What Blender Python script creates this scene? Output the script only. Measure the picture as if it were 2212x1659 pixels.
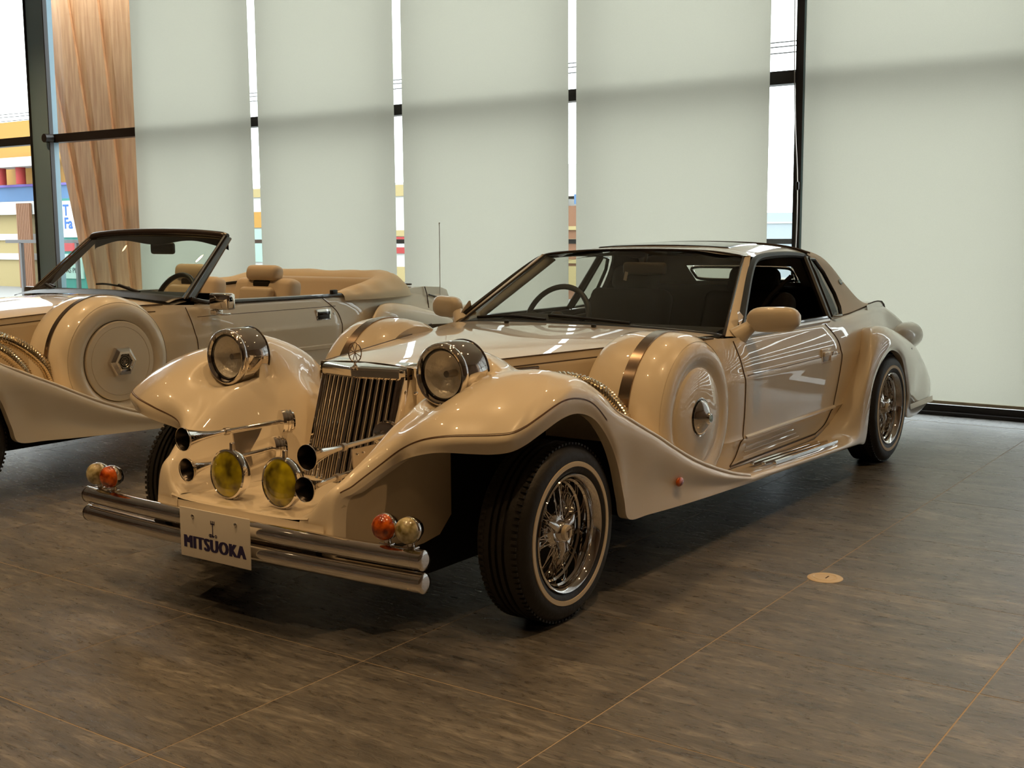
import bpy, bmesh, math, random
from mathutils import Vector, Matrix
random.seed(7)
for o in list(bpy.data.objects): bpy.data.objects.remove(o)
scene = bpy.context.scene
COL = scene.collection
PI = math.pi

# ------------------------------------------------------------------ camera
IMG_W, IMG_H, F_PX = 2212, 1659, 2562.1
CAM = Vector((3.1765, -2.5618, 1.2942))
YAW, PITCH, ROLL = -0.6164, 0.1289, -0.0066
fwd = Vector((math.sin(YAW)*math.cos(PITCH), math.cos(YAW)*math.cos(PITCH), -math.sin(PITCH)))
rgt = Vector((math.cos(YAW), -math.sin(YAW), 0))
upv = rgt.cross(fwd)
r2 = math.cos(ROLL)*rgt + math.sin(ROLL)*upv
u2 = -math.sin(ROLL)*rgt + math.cos(ROLL)*upv
cd = bpy.data.cameras.new('camera')
cam = bpy.data.objects.new('camera', cd); COL.objects.link(cam)
cd.sensor_fit = 'HORIZONTAL'; cd.sensor_width = 36.0; cd.lens = F_PX/IMG_W*36.0
cd.clip_start = .05; cd.clip_end = 400
m = Matrix((r2, u2, -fwd)).transposed().to_4x4(); m.translation = CAM
cam.matrix_world = m
scene.camera = cam

# ------------------------------------------------------------------ world, exposure
scene.view_settings.view_transform = 'Standard'
scene.view_settings.look = 'None'
scene.view_settings.exposure = 0.0
scene.view_settings.gamma = 1.0
scene.view_settings.use_curve_mapping = False
w = bpy.data.worlds.new('overcast_sky'); scene.world = w; w.use_nodes = True
bg = w.node_tree.nodes['Background']
bg.inputs[0].default_value = (0.93, 0.97, 1.0, 1); bg.inputs[1].default_value = 5.4

WARM = (1.0, .63, .29)
def spot(name, loc, target, power, size=70, blend=.6, rad=.035, col=WARM):
    l = bpy.data.lights.new(name, 'SPOT'); l.energy = power; l.color = col
    l.spot_size = math.radians(size); l.spot_blend = blend; l.shadow_soft_size = rad
    o = bpy.data.objects.new(name, l); COL.objects.link(o); o.location = loc
    o.rotation_euler = (Vector(target)-Vector(loc)).to_track_quat('-Z', 'Y').to_euler()
    return o

# ------------------------------------------------------------------ materials
def newmat(name):
    mt = bpy.data.materials.new(name); mt.use_nodes = True
    nt = mt.node_tree; b = nt.nodes['Principled BSDF']
    return mt, nt, b
def pm(name, col, rough=.5, metal=0.0, coat=0.0, coat_r=.03, spec=.5, trans=0.0, ior=1.5, emit=None, es=0):
    mt, nt, b = newmat(name)
    b.inputs['Base Color'].default_value = (*col, 1); b.inputs['Roughness'].default_value = rough
    b.inputs['Metallic'].default_value = metal; b.inputs['Coat Weight'].default_value = coat
    b.inputs['Coat Roughness'].default_value = coat_r; b.inputs['Specular IOR Level'].default_value = spec
    b.inputs['Transmission Weight'].default_value = trans; b.inputs['IOR'].default_value = ior
    if emit: b.inputs['Emission Color'].default_value = (*emit, 1); b.inputs['Emission Strength'].default_value = es
    return mt
def noise_bump(mt, scale, strength, dist=.002, stretch=(1,1,1), detail=6):
    nt = mt.node_tree; b = nt.nodes['Principled BSDF']
    tc = nt.nodes.new('ShaderNodeTexCoord'); mp = nt.nodes.new('ShaderNodeMapping'); mp.inputs['Scale'].default_value = stretch
    n = nt.nodes.new('ShaderNodeTexNoise'); n.inputs['Scale'].default_value = scale; n.inputs['Detail'].default_value = detail
    bp = nt.nodes.new('ShaderNodeBump'); bp.inputs['Strength'].default_value = strength; bp.inputs['Distance'].default_value = dist
    nt.links.new(tc.outputs['Object'], mp.inputs[0]); nt.links.new(mp.outputs[0], n.inputs['Vector'])
    nt.links.new(n.outputs['Fac'], bp.inputs['Height']); nt.links.new(bp.outputs[0], b.inputs['Normal'])
    return n, mp
def glass(name, tint=(1,1,1), ior=1.45, rough=0.0):
    mt = bpy.data.materials.new(name); mt.use_nodes = True; nt = mt.node_tree
    for n in list(nt.nodes): nt.nodes.remove(n)
    o = nt.nodes.new('ShaderNodeOutputMaterial'); mx = nt.nodes.new('ShaderNodeMixShader')
    t = nt.nodes.new('ShaderNodeBsdfTransparent'); t.inputs[0].default_value = (*tint, 1)
    g = nt.nodes.new('ShaderNodeBsdfGlossy'); g.inputs['Roughness'].default_value = rough
    f = nt.nodes.new('ShaderNodeFresnel'); f.inputs[0].default_value = ior
    ge = nt.nodes.new('ShaderNodeNewGeometry'); mi = nt.nodes.new('ShaderNodeMix'); mi.data_type = 'FLOAT'
    mi.inputs[2].default_value = ior; mi.inputs[3].default_value = 1/ior
    nt.links.new(ge.outputs['Backfacing'], mi.inputs[0]); nt.links.new(mi.outputs[0], f.inputs[0])
    nt.links.new(f.outputs[0], mx.inputs[0]); nt.links.new(t.outputs[0], mx.inputs[1]); nt.links.new(g.outputs[0], mx.inputs[2])
    nt.links.new(mx.outputs[0], o.inputs[0]); return mt

M = {}
M['paint'] = pm('ivory_paint', (.80, .70, .545), .32, coat=1.0, coat_r=.015, spec=.35)
M['paint2'] = pm('ivory_paint_convertible', (.86, .76, .60), .34, coat=1.0, coat_r=.02, spec=.35)
M['vinyl'] = pm('cream_vinyl', (.74, .65, .51), .6); noise_bump(M['vinyl'], 220, .25, .001)
M['liner'] = pm('matte_cream_liner', (.55, .46, .33), .8)
M['chrome'] = pm('chrome', (.83, .80, .77), .045, 1.0)
M['steel'] = pm('brushed_steel', (.62, .57, .52), .28, 1.0)
M['bronze'] = pm('satin_band', (.38, .29, .22), .22, 1.0)
M['hose'] = pm('corrugated_brass_chrome', (.72, .62, .46), .16, 1.0)
M['black'] = pm('black_plastic', (.012, .010, .009), .38)
M['gloss_black'] = pm('gloss_black', (.01, .009, .009), .12, coat=.6)
M['brownblack'] = pm('brown_black_frame', (.03, .02, .016), .25, coat=.5)
M['dark'] = pm('dark_underbody', (.008, .008, .008), .9)
M['interior'] = pm('dark_brown_interior', (.009, .006, .0045), .8)
M['leather'] = pm('beige_leather', (.70, .58, .43), .5); noise_bump(M['leather'], 90, .15, .001)
M['seam'] = pm('seam_line', (.08, .05, .03), .6)
M['pin'] = pm('pinstripe', (.12, .06, .03), .4)
M['rubber'] = pm('tire_rubber', (.018, .016, .015), .55); noise_bump(M['rubber'], 55, .5, .004)
M['whitewall'] = pm('whitewall', (.78, .66, .48), .5)
M['plate'] = pm('plate_white', (.80, .76, .70), .45)
M['navy'] = pm('navy_print', (.02, .015, .09), .5)
M['emblem'] = pm('emblem_cream', (.72, .62, .45), .3)
M['car_glass'] = glass('car_window_glass', (.80, .82, .78), 1.45)
M['lens_glass'] = glass('headlamp_glass', (.93, .93, .92), 1.5)
M['teal_glass'] = glass('convertible_windshield_glass', (.80, .90, .85), 1.45)
M['pane'] = glass('window_pane_glass', (.95, .98, .97), 1.45)
M['reflector'] = pm('reflector', (.92, .89, .84), .35, .45); noise_bump(M['reflector'], 40, .5, .01)
M['foglens'] = None
def fog(name='yellow_fog_lens', c0=(.10, .075, .0), c1=(.60, .50, .01), sc=16, p0=.36, p1=.66):
    mt, nt, b = newmat(name)
    tc = nt.nodes.new('ShaderNodeTexCoord'); n = nt.nodes.new('ShaderNodeTexNoise'); n.inputs['Scale'].default_value = sc
    r = nt.nodes.new('ShaderNodeValToRGB'); r.color_ramp.elements[0].color = (*c0, 1); r.color_ramp.elements[1].color = (*c1, 1)
    r.color_ramp.elements[0].position = p0; r.color_ramp.elements[1].position = p1
    nt.links.new(tc.outputs['Object'], n.inputs['Vector']); nt.links.new(n.outputs['Fac'], r.inputs[0]); nt.links.new(r.outputs[0], b.inputs['Base Color'])
    b.inputs['Roughness'].default_value = .12; b.inputs['Coat Weight'].default_value = 1; b.inputs['Coat Roughness'].default_value = .02
    return mt
M['foglens'] = fog()
M['amber'] = fog('amber_lens', (.20, .015, .0), (.85, .16, .012), 38)
M['clearlens'] = fog('clear_lens', (.20, .155, .05), (.72, .64, .38), 34)
M['throat'] = pm('horn_throat_metal', (.10, .085, .075), .3, 1.0)
M['frame'] = pm('dark_aluminium', (.022, .017, .016), .38)
M['column'] = pm('blue_grey_column', (.30, .46, .56), .45)
M['ceiling'] = pm('ceiling_paint', (.66, .56, .45), .8)
M['wallb'] = pm('brown_wood_wall', (.34, .21, .13), .55)
M['lampglow'] = pm('lamp_glow', (1, .9, .7), .5, emit=(1, .74, .42), es=14)

def blind_mat():
    mt = bpy.data.materials.new('blind_fabric'); mt.use_nodes = True; nt = mt.node_tree
    for n in list(nt.nodes): nt.nodes.remove(n)
    o = nt.nodes.new('ShaderNodeOutputMaterial'); mx = nt.nodes.new('ShaderNodeMixShader'); mx.inputs[0].default_value = .8
    d = nt.nodes.new('ShaderNodeBsdfDiffuse'); t = nt.nodes.new('ShaderNodeBsdfTranslucent')
    tc = nt.nodes.new('ShaderNodeTexCoord'); n = nt.nodes.new('ShaderNodeTexNoise'); n.inputs['Scale'].default_value = 260; n.inputs['Detail'].default_value = 2
    mp = nt.nodes.new('ShaderNodeMapping'); mp.inputs['Scale'].default_value = (1, 1, .5)
    r = nt.nodes.new('ShaderNodeValToRGB'); r.color_ramp.elements[0].color = (.595, .582, .525, 1); r.color_ramp.elements[1].color = (.665, .65, .59, 1)
    nt.links.new(tc.outputs['Object'], mp.inputs[0]); nt.links.new(mp.outputs[0], n.inputs['Vector']); nt.links.new(n.outputs['Fac'], r.inputs[0])
    nt.links.new(r.outputs[0], t.inputs[0]); d.inputs[0].default_value = (.52, .50, .43, 1)
    nt.links.new(d.outputs[0], mx.inputs[1]); nt.links.new(t.outputs[0], mx.inputs[2]); nt.links.new(mx.outputs[0], o.inputs[0])
    return mt
M['blind'] = blind_mat()
def slate():
    mt, nt, b = newmat('slate_tile')
    g = nt.nodes.new('ShaderNodeNewGeometry'); oi = nt.nodes.new('ShaderNodeObjectInfo')
    add = nt.nodes.new('ShaderNodeVectorMath'); add.operation = 'ADD'
    sc_ = nt.nodes.new('ShaderNodeVectorMath'); sc_.operation = 'SCALE'; sc_.inputs[0].default_value = (17, 31, 5)
    nt.links.new(oi.outputs['Random'], sc_.inputs['Scale']); nt.links.new(g.outputs['Position'], add.inputs[0]); nt.links.new(sc_.outputs[0], add.inputs[1])
    mp = nt.nodes.new('ShaderNodeMapping'); mp.inputs['Scale'].default_value = (1.5, 6.5, 1); mp.inputs['Rotation'].default_value = (0, 0, .13)
    nt.links.new(add.outputs[0], mp.inputs[0])
    n1 = nt.nodes.new('ShaderNodeTexNoise'); n1.inputs['Scale'].default_value = 1.6; n1.inputs['Detail'].default_value = 12; n1.inputs['Roughness'].default_value = .72; n1.inputs['Distortion'].default_value = .9
    n2 = nt.nodes.new('ShaderNodeTexNoise'); n2.inputs['Scale'].default_value = 8; n2.inputs['Detail'].default_value = 10; n2.inputs['Roughness'].default_value = .66; n2.inputs['Distortion'].default_value = 1.2
    nt.links.new(mp.outputs[0], n1.inputs['Vector']); nt.links.new(mp.outputs[0], n2.inputs['Vector'])
    r = nt.nodes.new('ShaderNodeValToRGB'); e = r.color_ramp.elements
    e[0].position = .38; e[0].color = (.055, .051, .048, 1); e[1].position = .66; e[1].color = (.33, .305, .275, 1)
    x = e.new(.52); x.color = (.140, .130, .117, 1)
    mm = nt.nodes.new('ShaderNodeMix'); mm.data_type = 'FLOAT'; mm.inputs[0].default_value = .45
    nt.links.new(n1.outputs['Fac'], mm.inputs[2]); nt.links.new(n2.outputs['Fac'], mm.inputs[3]); nt.links.new(mm.outputs[0], r.inputs[0])
    nt.links.new(r.outputs[0], b.inputs['Base Color'])
    rr = nt.nodes.new('ShaderNodeMapRange'); rr.inputs['To Min'].default_value = .20; rr.inputs['To Max'].default_value = .38
    nt.links.new(n2.outputs['Fac'], rr.inputs[0]); nt.links.new(rr.outputs[0], b.inputs['Roughness'])
    bp = nt.nodes.new('ShaderNodeBump'); bp.inputs['Strength'].default_value = .7; bp.inputs['Distance'].default_value = .008
    nt.links.new(mm.outputs[0], bp.inputs['Height']); nt.links.new(bp.outputs[0], b.inputs['Normal'])
    b.inputs['Specular IOR Level'].default_value = 1.0
    return mt
M['slate'] = slate()
M['grout'] = pm('grout', (.43, .345, .255), .85)
def timber():
    mt, nt, b = newmat('timber_plank')
    n, mp = noise_bump(mt, 6, .1, .002, (3, 3, .25))
    r = nt.nodes.new('ShaderNodeValToRGB'); r.color_ramp.elements[0].color = (.58, .27, .11, 1); r.color_ramp.elements[1].color = (.85, .48, .24, 1)
    r.color_ramp.elements[0].position = .3; r.color_ramp.elements[1].position = .7
    nt.links.new(n.outputs['Fac'], r.inputs[0]); nt.links.new(r.outputs[0], b.inputs['Base Color']); b.inputs['Roughness'].default_value = .6
    return mt
M['timber'] = timber()

# ------------------------------------------------------------------ mesh helpers
def V(*a): return Vector(a if len(a) > 1 else a[0])
def crp(p0, p1, p2, p3, t):
    return .5*((2*p1)+(p2-p0)*t+(2*p0-5*p1+4*p2-p3)*t*t+(3*p1-p0-3*p2+p3)*t*t*t)
def crs(P, s):
    n = len(P)-1; i = min(int(s), n-1); t = s-i
    a = P[i-1] if i > 0 else 2*P[0]-P[1]
    d = P[i+2] if i+2 <= n else 2*P[n]-P[n-1]
    return crp(a, P[i], P[i+1], d, t)
def curve(P, n):
    P = [Vector(p) for p in P]
    return [crs(P, i/(n-1)*(len(P)-1)) for i in range(n)]
def lerpc(tab, x):
    if x <= tab[0][0]: return tab[0][1]
    for (a, b), (c, d) in zip(tab[:-1], tab[1:]):
        if x <= c:
            t = (x-a)/(c-a); return b+(d-b)*t
    return tab[-1][1]
def crtab(tab, x):
    if x <= tab[0][0]: return tab[0][1]
    if x >= tab[-1][0]: return tab[-1][1]
    for i in range(len(tab)-1):
        if x <= tab[i+1][0]:
            t = (x-tab[i][0])/(tab[i+1][0]-tab[i][0])
            def s(k):
                if k <= 0: k = 0; 
                a = tab[max(k-1, 0)]; b = tab[min(k+1, len(tab)-1)]
                return (b[1]-a[1])/(b[0]-a[0])
            h = tab[i+1][0]-tab[i][0]
            m0, m1 = s(i)*h, s(i+1)*h; t2, t3 = t*t, t*t*t
            return (2*t3-3*t2+1)*tab[i][1]+(t3-2*t2+t)*m0+(-2*t3+3*t2)*tab[i+1][1]+(t3-t2)*m1

class MB:
    def __init__(s): s.v = []; s.f = []
    def add(s, vs, fs):
        k = len(s.v); s.v += [Vector(p) for p in vs]; s.f += [tuple(i+k for i in f) for f in fs]; return s
    def grid(s, rows, cu=False, cv=False, skip=None):
        nu, nv = len(rows), len(rows[0]); fs = []
        for i in range(nu if cu else nu-1):
            for j in range(nv if cv else nv-1):
                a, b, c, d = i*nv+j, ((i+1) % nu)*nv+j, ((i+1) % nu)*nv+(j+1) % nv, i*nv+(j+1) % nv
                if skip:
                    cen = (rows[i][j]+rows[(i+1) % nu][j]+rows[(i+1) % nu][(j+1) % nv]+rows[i][(j+1) % nv])/4
                    if skip(cen): continue
                fs.append((a, b, c, d))
        return s.add([p for r in rows for p in r], fs)
    def box(s, c, d, rot=None):
        c = Vector(c); x, y, z = d[0]/2, d[1]/2, d[2]/2
        vs = [Vector((i*x, j*y, k*z)) for i in (-1, 1) for j in (-1, 1) for k in (-1, 1)]
        if rot: vs = [rot @ p for p in vs]
        return s.add([p+c for p in vs], [(0, 1, 3, 2), (4, 6, 7, 5), (0, 4, 5, 1), (2, 3, 7, 6), (0, 2, 6, 4), (1, 5, 7, 3)])
    def bar(s, a, b, w_, h_, up=(0, 0, 1)):
        a, b = Vector(a), Vector(b); d = b-a; L = d.length; d.normalize(); u = Vector(up)
        x = d.cross(u)
        if x.length < 1e-4: x = d.cross(Vector((1, 0, 0)))
        x.normalize(); z = x.cross(d)
        return s.box((a+b)/2, (w_, L, h_), Matrix((x, d, z)).transposed())
    def tube(s, path, r, n=12, caps=True, closed=False):
        path = [Vector(p) for p in path]; rows = []; L = len(path)
        up = None
        for i, p in enumerate(path):
            if closed: t = path[(i+1) % L]-path[i-1]
            else: t = path[min(i+1, L-1)]-path[max(i-1, 0)]
            if t.length < 1e-9: t = Vector((0, 1, 0))
            t.normalize()
            if up is None:
                up = Vector((0, 0, 1)) if abs(t.z) < .9 else Vector((1, 0, 0))
            x = t.cross(up); x.normalize(); up = x.cross(t); up.normalize()
            rr = r[i] if isinstance(r, (list, tuple)) else r
            rows.append([p+(x*math.cos(a)+up*math.sin(a))*rr for a in (2*PI*k/n for k in range(n))])
        k = len(s.v); s.grid(rows, cu=closed, cv=True)
        if caps and not closed:
            s.f.append(tuple(k+j for j in range(n))); s.f.append(tuple(k+(L-1)*n+j for j in range(n-1, -1, -1)))
        return s
    def lathe(s, prof, o, ax, n=32, closed=False, a0=0, a1=2*PI):
        o = Vector(o); ax = Vector(ax).normalized()
        x = ax.cross(Vector((0, 0, 1)) if abs(ax.z) < .9 else Vector((1, 0, 0))).normalized(); y = ax.cross(x)
        full = abs(a1-a0-2*PI) < 1e-6; rows = []
        for k in range(n if full else n+1):
            a = a0+(a1-a0)*k/n; d = x*math.cos(a)+y*math.sin(a)
            rows.append([o+ax*h+d*max(r, 1e-5) for r, h in prof])
        return s.grid(rows, cu=full, cv=closed)
    def prism(s, poly, ax):
        ax = Vector(ax); n = len(poly); P = [Vector(p) for p in poly]
        k = len(s.v); s.v += P+[p+ax for p in P]
        s.f.append(tuple(k+i for i in range(n-1, -1, -1))); s.f.append(tuple(k+n+i for i in range(n)))
        for i in range(n): s.f.append((k+i, k+(i+1) % n, k+n+(i+1) % n, k+n+i))
        return s
    def ball(s, c, r, n=20, m_=12):
        c = Vector(c); r = Vector((r, r, r)) if isinstance(r, (int, float)) else Vector(r)
        rows = [[c+Vector((r.x*math.sin(t)*math.cos(p), r.y*math.sin(t)*math.sin(p), r.z*math.cos(t))) for t in (1e-3+(PI-2e-3)*j/m_ for j in range(m_+1))] for p in (2*PI*i/n for i in range(n))]
        return s.grid(rows, cu=True)
    def rbox(s, c, d, r=.02, rot=None, seg=3):
        bm = bmesh.new(); bmesh.ops.create_cube(bm, size=1)
        for v in bm.verts: v.co = Vector((v.co.x*d[0], v.co.y*d[1], v.co.z*d[2]))
        bmesh.ops.bevel(bm, geom=bm.edges[:], offset=min(r, .49*min(d)), segments=seg, profile=.5, affect='EDGES')
        c = Vector(c); bm.verts.index_update()
        vs = [((rot @ v.co) if rot else v.co.copy())+c for v in bm.verts]; fs = [tuple(v.index for v in f.verts) for f in bm.faces]
        bm.free(); return s.add(vs, fs)
    def build(s, name, mat, parent=None, sharp=38, mirror=False, loc=None, recalc=True):
        me = bpy.data.meshes.new(name)
        vs = [Vector((-p.x, p.y, p.z)) for p in s.v] if mirror else s.v
        fs = [tuple(reversed(f)) for f in s.f] if mirror else s.f
        me.from_pydata([tuple(p) for p in vs], [], fs); me.validate(); me.update()
        if recalc:
            bm = bmesh.new(); bm.from_mesh(me); bmesh.ops.remove_doubles(bm, verts=bm.verts, dist=2e-5); bmesh.ops.recalc_face_normals(bm, faces=bm.faces); bm.to_mesh(me); bm.free()
        me.shade_smooth(); me.set_sharp_from_angle(angle=math.radians(sharp))
        me.materials.append(mat if not isinstance(mat, str) else M[mat])
        o = bpy.data.objects.new(name, me); COL.objects.link(o)
        if parent: o.parent = parent
        if loc: o.location = loc
        return o
def both(mb, name, mat, parent, **k):
    a = mb.build(name, mat, parent, **k); b = mb.build(name, mat, parent, mirror=True, **k); return a, b
def empty(name, loc):
    o = bpy.data.objects.new(name, None); COL.objects.link(o); o.location = loc; o.empty_display_size = .2; return o
def tag(o, label=None, cat=None, group=None, kind=None):
    if label: o['label'] = label
    if cat: o['category'] = cat
    if group: o['group'] = group
    if kind: o['kind'] = kind
    return o
def text_mesh(name, txt, size, mat, parent, mtx, extrude=.0006, offset=0.0, space=1.0, bold=0):
    c = bpy.data.curves.new(name, 'FONT'); c.body = txt; c.size = size; c.extrude = extrude; c.offset = offset; c.space_character = space
    c.align_x = 'CENTER'; c.align_y = 'CENTER'; c.resolution_u = 3
    t = bpy.data.objects.new(name+'_tmp', c); COL.objects.link(t)
    dg = bpy.context.evaluated_depsgraph_get(); me = bpy.data.meshes.new_from_object(t.evaluated_get(dg))
    bpy.data.objects.remove(t); bpy.data.curves.remove(c)
    if bold:
        b0 = bmesh.new()
        for q in range(-2, 3):
            m2 = me.copy(); m2.transform(Matrix.Translation((q*bold/2, 0, q*.00002))); b0.from_mesh(m2); bpy.data.meshes.remove(m2)
        b0.to_mesh(me); b0.free()
    me.transform(mtx); me.materials.clear(); me.materials.append(M[mat]); me.name = name
    o = bpy.data.objects.new(name, me); COL.objects.link(o); o.parent = parent; return o

# ================================================================== ROOM
YW = 5.86          # glass plane of the window wall
CEIL = 4.6
XL, XR, YB = -13.0, 8.5, -8.0
fl = MB().box(((XL+XR)/2, (YB+6.1)/2, -.0510), (XR-XL, 6.1-YB, .10)).build('floor', 'grout'); tag(fl, kind='structure')
TX, TY = .8, .784
tile_me = None
gap = .0046
bmt = bmesh.new(); bmesh.ops.create_cube(bmt, size=1)
for v in bmt.verts: v.co = Vector((v.co.x*(TX-gap), v.co.y*(TY-gap), v.co.z*.012))
tile_me = bpy.data.meshes.new('tile'); bmt.to_mesh(tile_me); bmt.free(); tile_me.materials.append(M['slate'])
cell = []
for i in range(-13, 7):
    for j in range(-5, 8):
        x0, x1, y0, y1 = i*TX, (i+1)*TX, j*TY, (j+1)*TY
        if y1 > YW+.2 or x1 > XR or x0 < XL: continue
        cell.append((abs(x0-.5)+abs(y0-1), i, j))
cell.sort()
rest = MB()
for n_, (d_, i, j) in enumerate(cell):
    cx_, cy_ = (i+.5)*TX, (j+.5)*TY
    if n_ < 290:
        t = bpy.data.objects.new('tile', tile_me); COL.objects.link(t); t.parent = fl; t.location = (cx_, cy_, -.006)
    else: rest.box((cx_, cy_, -.006), (TX-gap, TY-gap, .012))
for i in range(-16, 11):
    for j in range(-10, 8):
        if -13 <= i < 7 and -5 <= j < 8: continue
        x0, x1, y0, y1 = i*TX, (i+1)*TX, j*TY, (j+1)*TY
        if x0 < XL or x1 > XR or y0 < YB or y1 > YW+.2: continue
        rest.box(((i+.5)*TX, (j+.5)*TY, -.006), (TX-gap, TY-gap, .012))
if rest.f: tag(rest.build('far_tiles', 'slate', fl, recalc=False), kind='stuff')
strip = MB().box(((XL+XR)/2, 5.72, -.006), (XR-XL, .44, .0115)).build('floor_edge_strip', 'slate', fl)

tag(MB().box(((XL+XR)/2, (YB+6.1)/2, CEIL+.05), (XR-XL, 6.1-YB, .1)).build('ceiling', 'ceiling'), kind='structure')
tag(MB().box(((XL+XR)/2, YB-.05, CEIL/2), (XR-XL, .1, CEIL)).build('wall_back', 'wallb'), kind='structure')
tag(MB().box((XL-.05, (YB+6.1)/2, CEIL/2), (.1, 6.1-YB, CEIL)).build('wall_left', 'wallb'), kind='structure')
tag(MB().box((XR+.05, (YB+6.1)/2, CEIL/2), (.1, 6.1-YB, CEIL)).build('wall_right', 'wallb'), kind='structure')

# window wall: frame
win = MB().box(((XL+XR)/2, YW+.06, .035), (XR-XL, .16, .07)).build('window_1', 'frame'); tag(win, kind='structure')
MB().box(((XL+XR)/2, YW-.04, .012), (XR-XL, .06, .024)).build('sill', 'frame', win)
MB().box(((XL+XR)/2, YW+.06, CEIL-.05), (XR-XL, .16, .1)).build('head_rail', 'frame', win)
mull = [-11.5, -7.66, -5.81, -3.93, -2.03, -.21, 1.66, 3.52, 5.38, 7.2]
for x in mull: MB().box((x, YW+.07, CEIL/2), (.065, .14, CEIL-.1)).build('mullion', 'frame', win)
MB().box((-9.51, YW+.02, CEIL/2), (.36, .10, CEIL)).build('column', 'column', win)
MB().box((-9.322, YW-.03, CEIL/2), (.016, .05, CEIL)).build('column_trim', 'frame', win)
MB().box((-9.698, YW-.03, CEIL/2), (.016, .05, CEIL)).build('column_trim', 'frame', win)
edges = [XL]+sorted(mull+[-9.51])+[XR]
for a, b in zip(edges[:-1], edges[1:]):
    MB().box(((a+b)/2, YW+.06, 2.392), (b-a-.03, .12, .095)).build('transom', 'frame', win)
    for z0, z1 in ((.07, 2.345), (2.44, CEIL-.1)):
        MB().box(((a+b)/2, YW+.09, (z0+z1)/2), (b-a-.06, .006, z1-z0)).build('pane', 'pane', win)
MB().tube([(-9.33, YW-.12, 2.39), (-9.33, YW-.02, 2.39)], .05, 12).build('transom_joint', 'frame', win)

# roller blinds
BL = [(-7.615, -5.815, 'cream roller blind next to the timber screen, leftmost of the blinds'),
      (-5.712, -3.955, 'cream roller blind behind the convertible headrests, second from the timber screen'),
      (-3.86, -2.10, 'cream roller blind behind the thin car antenna'),
      (-2.026, -.372, 'cream roller blind directly behind the coupe roof, left of the wide gap'),
      (-.105, 1.72, 'cream roller blind right of the dark post, hanging down to the floor frame')]
for k, (a, b, lab) in enumerate(BL):
    r_ = empty('roller_blind', ((a+b)/2, 5.70, .1)); tag(r_, lab, 'blind', 'roller blinds along the window wall')
    h = CEIL-.12-.1
    MB().box((0, 0, h/2), (b-a, .0012, h)).build('fabric', 'blind', r_)
    MB().rbox((0, 0, .006), (b-a, .012, .022), .005).build('hem_bar', 'emblem', r_)
    MB().tube([(-(b-a)/2, .03, h+.03), ((b-a)/2, .03, h+.03)], .03, 12).build('roller_tube', 'emblem', r_)
    if k == 4: MB().box((-(b-a)/2-.02, .06, h/2), (.03, .02, h)).build('side_channel', 'column', r_)
    if k == 3:
        q = (b-a)/2
        MB().tube(curve([(q+.13, .04, h), (q+.17, .05, 2.2), (q+.205, .06, 1.45), (q+.19, .06, .6)], 20), .004, 6).build('pull_cord', 'steel', r_)
        MB().rbox((q+.205, .06, 1.5), (.02, .02, .06), .006).build('cord_weight', 'black', r_)

# unseen slatted screen beyond the last blind, added for stripe reflections in the door paint
ls = empty('stripe_reflection_screen', (5.0, 5.74, .1)); tag(ls, 'unseen horizontal slats added beyond the last blind for stripe reflections', 'screen')
for q in range(26): MB().box((0, 0, .10+q*.168), (6.4, .02, .146)).build('slat', 'emblem', ls)
for q in (-3.1, 0, 3.1): MB().box((q, .03, 2.2), (.05, .03, 4.4)).build('slat_post', 'frame', ls)

# floor outlet lid
ol = empty('floor_outlet_lid', (1.643, 1.615, 0)); tag(ol, 'round cream floor outlet cover set in the tiles beside the coupe', 'floor outlet')
MB().lathe([(0, .004), (.052, .004), (.062, .003), (.0655, .001), (.0655, -.004)], (0, 0, 0), (0, 0, 1), 40).build('rim', pm('outlet_cream', (.62, .52, .38), .45), ol)
MB().lathe([(.040, .0045), (.042, .006), (.044, .0045)], (0, 0, 0), (0, 0, 1), 36).build('ring', 'emblem', ol)
MB().box((.008, 0, .0045), (.004, .03, .002)).build('slot', 'seam', ol)

# ceiling downlights: housings and lamps
DL = [(-3.6, -1.6, 2.0), (-3.4, 1.0, 2.2), (-3.2, 3.2, 1.7), (-8.2, 3.3, 2.2), (-1.6, -2.6, 1.3), (-1.6, -.6, 1.3), (-1.4, 1.6, .8), (.3, -2.6, 1.5), (.3, -.9, 1.5), (.2, 1.2, 1.0), (.2, 3.2, .6), (2.2, -2.4, 1.0), (2.4, .4, 2.2), (-5.2, -.4, 1.5), (-5.2, 2.2, 1.0), (4.4, -1.0, 2.8), (4.6, 1.4, 2.8), (2.8, 2.6, 2.0)]
LP = 83
for x, y, p in DL:
    d = empty('downlight', (x, y, CEIL)); tag(d, 'recessed round ceiling downlight with warm lamp', 'ceiling light', 'ceiling downlights')
    MB().lathe([(.045, -.005), (.075, -.012), (.08, -.002), (.08, .0)], (0, 0, 0), (0, 0, 1), 20).build('trim_ring', 'chrome', d)
    MB().lathe([(.0, -.004), (.044, -.004), (.045, -.001)], (0, 0, 0), (0, 0, 1), 16).build('lamp', 'lampglow', d)
    tx, ty = x*.82+.05, y*.8+.1
    if x < -3: tx, ty = x*.9, y*.8+.7
    if x < -8: tx, ty = -9.6, 5.9  # this unseen lamp is added and aimed to brighten the column
    if x > 2: tx, ty = x*.95, y*.95
    spot('downlight_beam', (x, y, CEIL-.03), (tx, ty, 0), LP*p, 75, .8, .04)

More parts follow.
